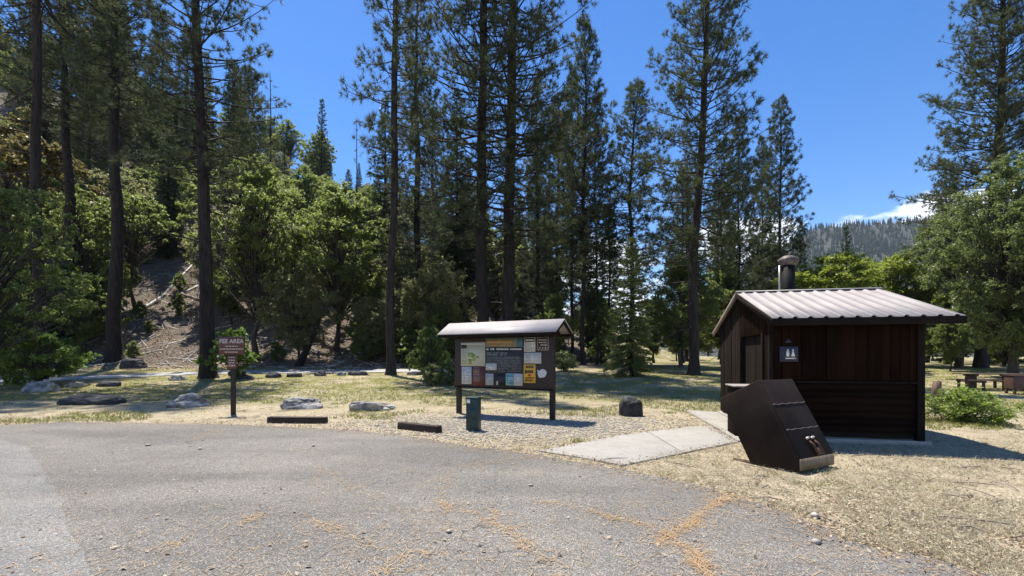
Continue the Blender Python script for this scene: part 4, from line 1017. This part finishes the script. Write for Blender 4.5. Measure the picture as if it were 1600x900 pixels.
boulder(385, 27.4, .8, .6, .26, 'small dark boulder right of the shrub behind the fee sign', 'rock_dark', seed=10)
boulder(428, 28.4, .85, .6, .38, 'dark boulder on the trail edge, leftmost of a row', 'rock_dark', seed=11)
boulder(460, 28.6, .8, .6, .30, 'dark boulder on the trail edge, second of a row', 'rock_dark', seed=12)
boulder(501, 29.3, .65, .6, .36, 'dark square boulder on the trail edge, third of a row', 'rock_dark', seed=13)
boulder(534, 29.6, .5, .5, .26, 'pale little boulder on the trail edge, fourth of a row', seed=14)
boulder(560, 29.8, 1.3, .6, .28, 'long low boulder left of the slender pine', 'rock_dark', seed=15)
boulder(648, 30.0, 1.0, .6, .24, 'low boulder on the trail right of the slender pine', 'rock_dark', seed=16)
boulder(208, 35.2, 1.6, 1.0, .8, 'dark boulder at the foot of the slope by the thick pine', 'rock_dark', seed=17)

# ------------------------------------------------------------------ picnic tables, timber post, food locker
def picnic(px, Y, L, rz, label):
    X = W(px, Y); t = empty('picnic_table', (X, Y, float(zt(X, Y))), rz, label=label, cat='picnic table', group='picnic tables')
    for k in range(5): G().box(-L / 2, L / 2, -.38 + k * .155, -.38 + k * .155 + .145, .70, .745).obj('top_plank', M['table'], t, bevel=.005)
    for s in (-1, 1):
        for k in range(2):
            a = s * .66 + (k - 1) * .15; G().box(-L / 2, L / 2, a, a + .14, .42, .46).obj('bench_plank', M['table'], t, bevel=.005)
        x0 = s * L * .30
        G().box(x0 - .14, x0 + .14, -.16, .16, -.05, .62).obj('pedestal', M['table'], t, bevel=.01)
        G().box(x0 - .07, x0 + .07, -.36, .36, .62, .698).obj('top_bearer', M['table'], t, bevel=.005)
        G().box(x0 - .05, x0 + .05, -.80, .80, .33, .418).obj('bench_bearer', M['table'], t, bevel=.005)
        for s2 in (-1, 1): G().box(x0 - .045, x0 + .045, s2 * .70 - .045, s2 * .70 + .045, -.05, .33).obj('bench_leg', M['table'], t, bevel=.004)
picnic(1546, 22.3, 2.6, R(-7), 'brown picnic table on the grass right of the hut')
X, Y = W(1463, 18.5), 18.5
G().tube([(X, Y, -.2), (X + .01, Y, .3), (X + .03, Y, .66)], [.15, .145, .14], 14, jit=.03, rng=rg).obj('timber_post', M['stump'], label='short stout timber post in the grass right of the hut', cat='post')
X, Y = W(1600, 20.2), 20.2
lk = empty('food_locker', (X, Y, float(zt(X, Y))), R(-20), label='reddish brown steel food locker cut by the right edge', cat='locker')
G().box(-.5, .5, -.35, .35, .22, .78).obj('locker_body', M['locker'], lk, bevel=.015)
G().box(-.53, .53, -.39, .38, .781, .81).obj('lid', M['locker'], lk, bevel=.006)
for s in (-1, 1):
    for s2 in (-1, 1): G().box(s * .44 - .04, s * .44 + .04, s2 * .28 - .04, s2 * .28 + .04, -.05, .22).obj('leg', M['locker'], lk)
    G().box(min(0, s * .47), max(0, s * .47), -.362, -.352, .26, .74).obj('door', M['locker'], lk, bevel=.004) if s < 0 else G().box(.006, .476, -.362, -.352, .26, .74).obj('door', M['locker'], lk, bevel=.004)

# ------------------------------------------------------------------ fallen logs on the slope
def zy(px, py, lo=34, hi=98):
    """where the sight line meets the slope"""
    Y = np.linspace(lo, hi, 900); d = zt(W(px, Y), Y) - (CAMZ - (py - HZ) / F * Y); i_ = np.argmax(d > 0); Y = Y[i_]
    return np.array((W(px, Y), Y, float(zt(W(px, Y), Y))))
def log(pts, r0, r1, mat, label, stubs=0, name='fallen_log'):
    P = np.array([zy(*p) for p in pts]); P[:, 2] += np.linspace(r0, r1, len(P)) * .7
    t = np.linspace(0, 1, len(P)); q = np.linspace(0, 1, 14); C = np.c_[[np.interp(q, t, P[:, k]) for k in range(3)]].T
    rl = np.random.default_rng(int(pts[0][0])); C += rl.normal(size=C.shape) * r0 * .12
    o = empty(name, tuple(C[0]), label=label, cat='log', group='fallen logs on the slope')
    G().tube(C - C[0], np.linspace(r0, r1, 14), 10, jit=.07, rng=rl).obj('log_trunk', M[mat], o, smooth=True)
    for s in range(stubs):
        c = C[rl.integers(2, 12)] - C[0]; d = unit(rl.normal(size=3) + np.array((0, -.3, .9))) * rl.uniform(.5, 1.3)
        G().tube([c, c + d * .6, c + d], [r0 * .35, r0 * .22, .02], 6).obj('branch_stub', M[mat], o, smooth=True)
log([(208, 491), (228, 482), (246, 470), (258, 461)], .20, .15, 'log', 'bleached fallen log lowest on the slope left of the large pine', 3)
log([(246, 473), (268, 449), (290, 426), (312, 402)], .15, .07, 'log', 'long bleached fallen log slanting up the slope left of the large pine', 1)
log([(290, 458), (306, 450), (316, 443), (330, 436)], .14, .10, 'log', 'thin pale log touching the left of the large pine trunk')
log([(272, 457), (292, 464), (312, 470)], .16, .12, 'log_dark', 'dark fallen log lying level left of the large pine')
log([(190, 480), (208, 493), (228, 512)], .07, .04, 'log', 'thin pale fallen stick right of the thick-trunked pine')
log([(452, 489), (490, 500), (530, 515)], .17, .12, 'log_dark', 'dark fallen log under the bright green maples')
for a, b, lb, ln in ((466, 491, 'leaning', 2.0),):
    X, Y = W(a, 37), 37.0
    o = empty('leaning_snag', (X, Y, float(zt(X, Y)) - .1), label='short dark leaning dead trunk under the bright green maples', cat='dead tree')
    G().tube([(0, 0, 0), (.6, .1, 1.3), (1.3, .2, 3.0), (1.6, .4, 4.4)], [.30, .24, .20, .12], 10, jit=.05, rng=rg).obj('trunk', M['bark'], o, smooth=True)

# ------------------------------------------------------------------ grass, litter, pebbles, needles
HUT = np.array([S(-.1, -.0 + .4), S(RW - .35, .4), S(RW - .35, 4.9), S(-.1, 4.9)])
BINP = np.array([BN(a, 0, w)[:2] for a, w in ((0, 0), (0, WB), (.75, WB), (.75, 0))])
def spread(n, ylo, yhi, power=1.6, wide=1.16):
    """points over the ground, denser near the parking lot"""
    u_ = rg.random(n); p_ = 1 - power
    Y = (ylo ** p_ + u_ * (yhi ** p_ - ylo ** p_)) ** (1 / p_); X = rg.uniform(-wide, wide, n) * Y * 1.0
    return np.c_[X, Y]
def keep(P, gravel=False):
    m = ~inside(P, ASPH) & ~inside(P, HUT) & ~inside(P, walk1) & ~inside(P, walk2) & ~inside(P, BINP) & ~inside(P, TRAIL)
    return P[m]
def vn(P, s, seed=0):
    return np.array([mnoise.noise((p[0] * s + seed, p[1] * s - seed, seed * .37)) for p in P])
def grass(name, P, mat, hgt, width, lay, label, nb=3):
    n = len(P); z = zt(P[:, 0], P[:, 1]); B = np.c_[P, z]
    B = np.repeat(B, nb, 0) + np.c_[rg.normal(size=(n * nb, 2)) * .03, np.zeros(n * nb)]
    d = unit(np.c_[rg.normal(size=(n * nb, 2)) * lay, np.ones(n * nb)]); L = hgt * rg.uniform(.5, 1.4, (n * nb, 1))
    sd_ = unit(np.cross(d, rg.normal(size=d.shape))) * width * .5
    bend = np.c_[rg.normal(size=(n * nb, 2)) * .25, np.full(n * nb, -.15)] * L
    V = np.stack([B - sd_, B + sd_, B + d * L * .6 + sd_ * .7, B + d * L * .6 - sd_ * .7, B + d * L + bend], 1).reshape(-1, 3)
    i_ = np.arange(n * nb)[:, None] * 5
    g = G().add(V, np.c_[i_, i_ + 1, i_ + 2, i_ + 3]); g.f[3] = [np.c_[i_ + 3, i_ + 2, i_ + 4]]
    return g.obj(name, M[mat], label=label, cat='grass', kind='stuff')
P = keep(spread(92000, 2.9, 27, 1.75)); q = vn(P, .55, 3) + .5 * vn(P, 2.1, 8)
gr = np.exp(-(((P[:, 0] - .2) / 3.2) ** 2 + ((P[:, 1] - 11.4) / 2.2) ** 2))
m = (q > -.12) & (rg.random(len(P)) > gr * .75); P1_ = P[m]
near = P1_[:, 1] < 11
grass('dry_grass', P1_, 'straw', .085, .0042, 1.7, 'dry straw-coloured grass round the parking lot and hut')
P = keep(spread(46000, 8, 36, 1.3)); q = vn(P, .3, 21) + .4 * vn(P, 1.3, 5) + np.clip((P[:, 1] - 17) * .08, -.45, .3)
grass('green_grass', P[q > -.06], 'grass', .10, .014, .7, 'short yellow-green grass on the flat towards the trail')
def flat_leaves(name, P, mat, size, label, zoff=.008, asp=.6, tilt=.35, cat='leaf litter'):
    C = np.c_[P, zt(P[:, 0], P[:, 1]) + zoff + rg.uniform(0, .012, len(P))]; N = rg.normal(size=C.shape) * tilt + UP
    V, f = leaves(rg, C, N, size, asp); return G().add(V, f).obj(name, M[mat], label=label, cat=cat, kind='stuff')
P = keep(spread(64000, 3.6, 34, 1.6)); q = vn(P, .4, 9); P = P[q + rg.normal(size=len(P)) * .35 > -.1]
flat_leaves('leaf_litter', P, 'litter', .036, 'fallen leaves strewn over the dry grass', .015)
P = np.c_[rg.uniform(-46, 2, 60000), rg.uniform(34, 72, 60000)]; P = P[~inside(P, TRAIL)]
flat_leaves('slope_litter', P, 'litter', .15, 'brown fallen leaves covering the wooded slope', .03, .6, .5)
P = keep(spread(700, 5.5, 18, 1.3)); P = P[vn(P, .8, 31) > .05]
grass('weeds', np.repeat(P, 3, 0) + rg.normal(size=(len(P) * 3, 2)) * .03, 'grass', .10, .008, .7, 'small green weeds dotted over the dry grass')
P = keep(spread(240, 4, 16, 1.4)); n = len(P); a = rg.uniform(0, 6.28, n); L = rg.uniform(.15, .6, n); g = G()
for p0, aa, ll in zip(P, a, L):
    m_ = p0 + np.array((math.cos(aa), math.sin(aa))) * ll * .5 + rg.normal(size=2) * .03; p1 = p0 + np.array((math.cos(aa), math.sin(aa))) * ll
    g.tube([(p0[0], p0[1], .02), (m_[0], m_[1], .035), (p1[0], p1[1], .025)], [.007, .006, .003], 4, cap=False)
g.obj('fallen_twigs', M['log_dark'], label='thin fallen twigs lying about in the dry grass', cat='twigs', kind='stuff')
# sticks on the slope
n = 700; P = np.c_[rg.uniform(-42, -4, n), rg.uniform(35.5, 62, n)]; a = rg.uniform(0, 6.28, n); L = rg.uniform(.4, 2.2, n)
Q = P + np.c_[np.cos(a), np.sin(a)] * L[:, None]; g = G()
for p0, p1 in zip(P, Q): g.tube([(p0[0], p0[1], zt(*p0) + .05), (p1[0], p1[1], zt(*p1) + .08)], [.035, .015], 4, cap=False)
g.obj('fallen_sticks', M['log'], label='pale fallen sticks scattered over the slope', cat='sticks', kind='stuff')
# pebbles on the gravel shoulder and the asphalt rim
P = keep(np.c_[rg.normal(.2, 2.6, 9000), rg.normal(10.9, 1.3, 9000)]); P = P[(P[:, 1] > 5)]
ico = np.array([(1, 0, 0), (-1, 0, 0), (0, 1, 0), (0, -1, 0), (0, 0, 1), (0, 0, -1)], float); fo = np.array([(0, 2, 4), (2, 1, 4), (1, 3, 4), (3, 0, 4), (2, 0, 5), (1, 2, 5), (3, 1, 5), (0, 3, 5)])
n = len(P); s = rg.uniform(.008, .026, (n, 1, 1)) * rg.uniform(.6, 1.4, (n, 6, 3)); V = ico[None] * s; V[..., 2] *= .7; V += np.c_[P, np.full(n, .006)][:, None]
G().add(V.reshape(-1, 3), (fo[None] + np.arange(n)[:, None, None] * 6).reshape(-1, 3)).obj('gravel', M['pebble'], label='pale loose gravel before the notice board', cat='gravel', kind='stuff')
# orange pine needles caught in the cracks of the asphalt and along its rim
def needles_on(P, a, L, z):
    d = np.c_[np.cos(a), np.sin(a), rg.normal(size=len(P)) * .06]; c = np.c_[P, z + rg.uniform(0, .006, len(P))]
    sd_ = np.c_[-np.sin(a), np.cos(a), np.zeros(len(P))] * .0022
    V = np.stack([c - sd_, c + sd_, c + d * L[:, None] + sd_ * .5, c + d * L[:, None] - sd_ * .5], 1).reshape(-1, 3)
    return V, np.arange(len(V)).reshape(-1, 4)
cracks = [([(1142, 774), (1120, 790), (1098, 800), (1075, 822), (1046, 834), (1062, 850), (1083, 862), (1092, 880), (1108, 905)], 1300, .045),
          ([(1046, 834), (1020, 824), (960, 812), (915, 797), (866, 788), (845, 786)], 300, .04), ([(1046, 834), (1030, 850)], 120, .04),
          ([(770, 800), (795, 832), (830, 862), (862, 878), (884, 905)], 260, .05), ([(596, 905), (612, 880), (640, 862), (680, 872)], 190, .06),
          ([(500, 735), (540, 757), (575, 775), (600, 782)], 170, .10), ([(380, 818), (400, 808), (412, 806)], 70, .06), ([(255, 858), (275, 850), (290, 852)], 60, .06),
          ([(300, 690), (318, 680), (345, 672)], 200, .12), ([(820, 716), (780, 722), (700, 735)], 160, .12), ([(690, 790), (760, 812), (800, 830)], 240, .08), ([(460, 700), (540, 720), (640, 735)], 170, .14),
          ([(700, 742), (690, 780), (705, 830)], 200, .07), ([(480, 815), (540, 830), (590, 860)], 200, .07)]
VV = G()
for pts, n, wd_ in cracks:
    c = dense([GP(*p) for p in pts], .05, .012); idx = rg.integers(0, len(c), n); dens_ = .5 + .5 * np.sin(idx * .35 + n); idx = idx[rg.random(n) < .35 + .65 * dens_]
    P = c[idx] + rg.normal(size=(len(idx), 2)) * wd_ * np.where(rg.random((len(idx), 1)) < .3, 2.2, .55); V, f = needles_on(P, rg.uniform(0, 6.28, len(P)), rg.uniform(.05, .13, len(P)), .014); VV.add(V, f)
n = 9000; idx = rg.integers(0, len(edge_d), n); P = edge_d[idx] + np.abs(rg.normal(size=(n, 1))) * .22 * np.array((-.35, -1)) + rg.normal(size=(n, 2)) * .06
P = P[(P[:, 1] > 3) & (P[:, 0] < 8)]; V, f = needles_on(P, rg.uniform(0, 6.28, len(P)), rg.uniform(.05, .13, len(P)), .012); VV.add(V, f)
P = spread(4200, 3.0, 12, 1.8); P = P[inside(P, ASPH)]; V, f = needles_on(P, rg.uniform(0, 6.28, len(P)), rg.uniform(.05, .12, len(P)), .013); VV.add(V, f)
VV.obj('pine_needles', M['orange_needle'], label='orange fallen pine needles lying in cracks of the asphalt', cat='pine needles', kind='stuff')
P = spread(260, 3.3, 12, 1.6); P = P[inside(P, ASPH)]
Q = []
for poly in (walk1, walk2):
    c_ = dense(list(poly) + [poly[0]], .04); Q.append(c_[rg.integers(0, len(c_), 900)] + rg.normal(size=(900, 2)) * .09)
c_ = edge_d[(edge_d[:, 1] > 2.5)]; Q.append(c_[rg.integers(0, len(c_), 5200)] + rg.normal(size=(5200, 2)) * .16)
Q = np.concatenate(Q); Q = Q[~inside(Q, HUT) & ~inside(Q, BINP)]
flat_leaves('edge_litter', Q, 'litter', .038, 'dry leaf bits spilling over the edges of asphalt and concrete', .03, .55, .4)
flat_leaves('stray_leaves', P, 'litter', .05, 'single dry leaves lying about on the asphalt', .012, .6, .25)
g = G()
for px, py, s in ((231, 697, .05), (312, 703, .05), (702, 833, .035), (1275, 850, .06), (1272, 808, .06), (830, 760, .04), (490, 698, .04)):
    X, Y = GP(px, py); v = ico * s * rg.uniform(.6, 1.3, (6, 3)); v[:, 2] *= .5; g.add(v + (X, Y, .02), fo)
g.obj('loose_stones', M['pebble'], label='few loose stones on the asphalt', cat='stones', kind='stuff')

# ------------------------------------------------------------------ air
m, nt, b = nodes('air'); nt.nodes.remove(b)
vol = nt.nodes.new('ShaderNodeVolumePrincipled'); vol.inputs['Color'].default_value = (.72, .84, 1.0, 1); vol.inputs['Density'].default_value = .00007
nt.links.new(vol.outputs[0], nt.nodes['Material Output'].inputs['Volume'])
G().box(-420, 2800, -420, 2500, -4, 520).obj('haze', m, label='thin blue haze lying over the valley and far mountain', cat='haze', kind='stuff')
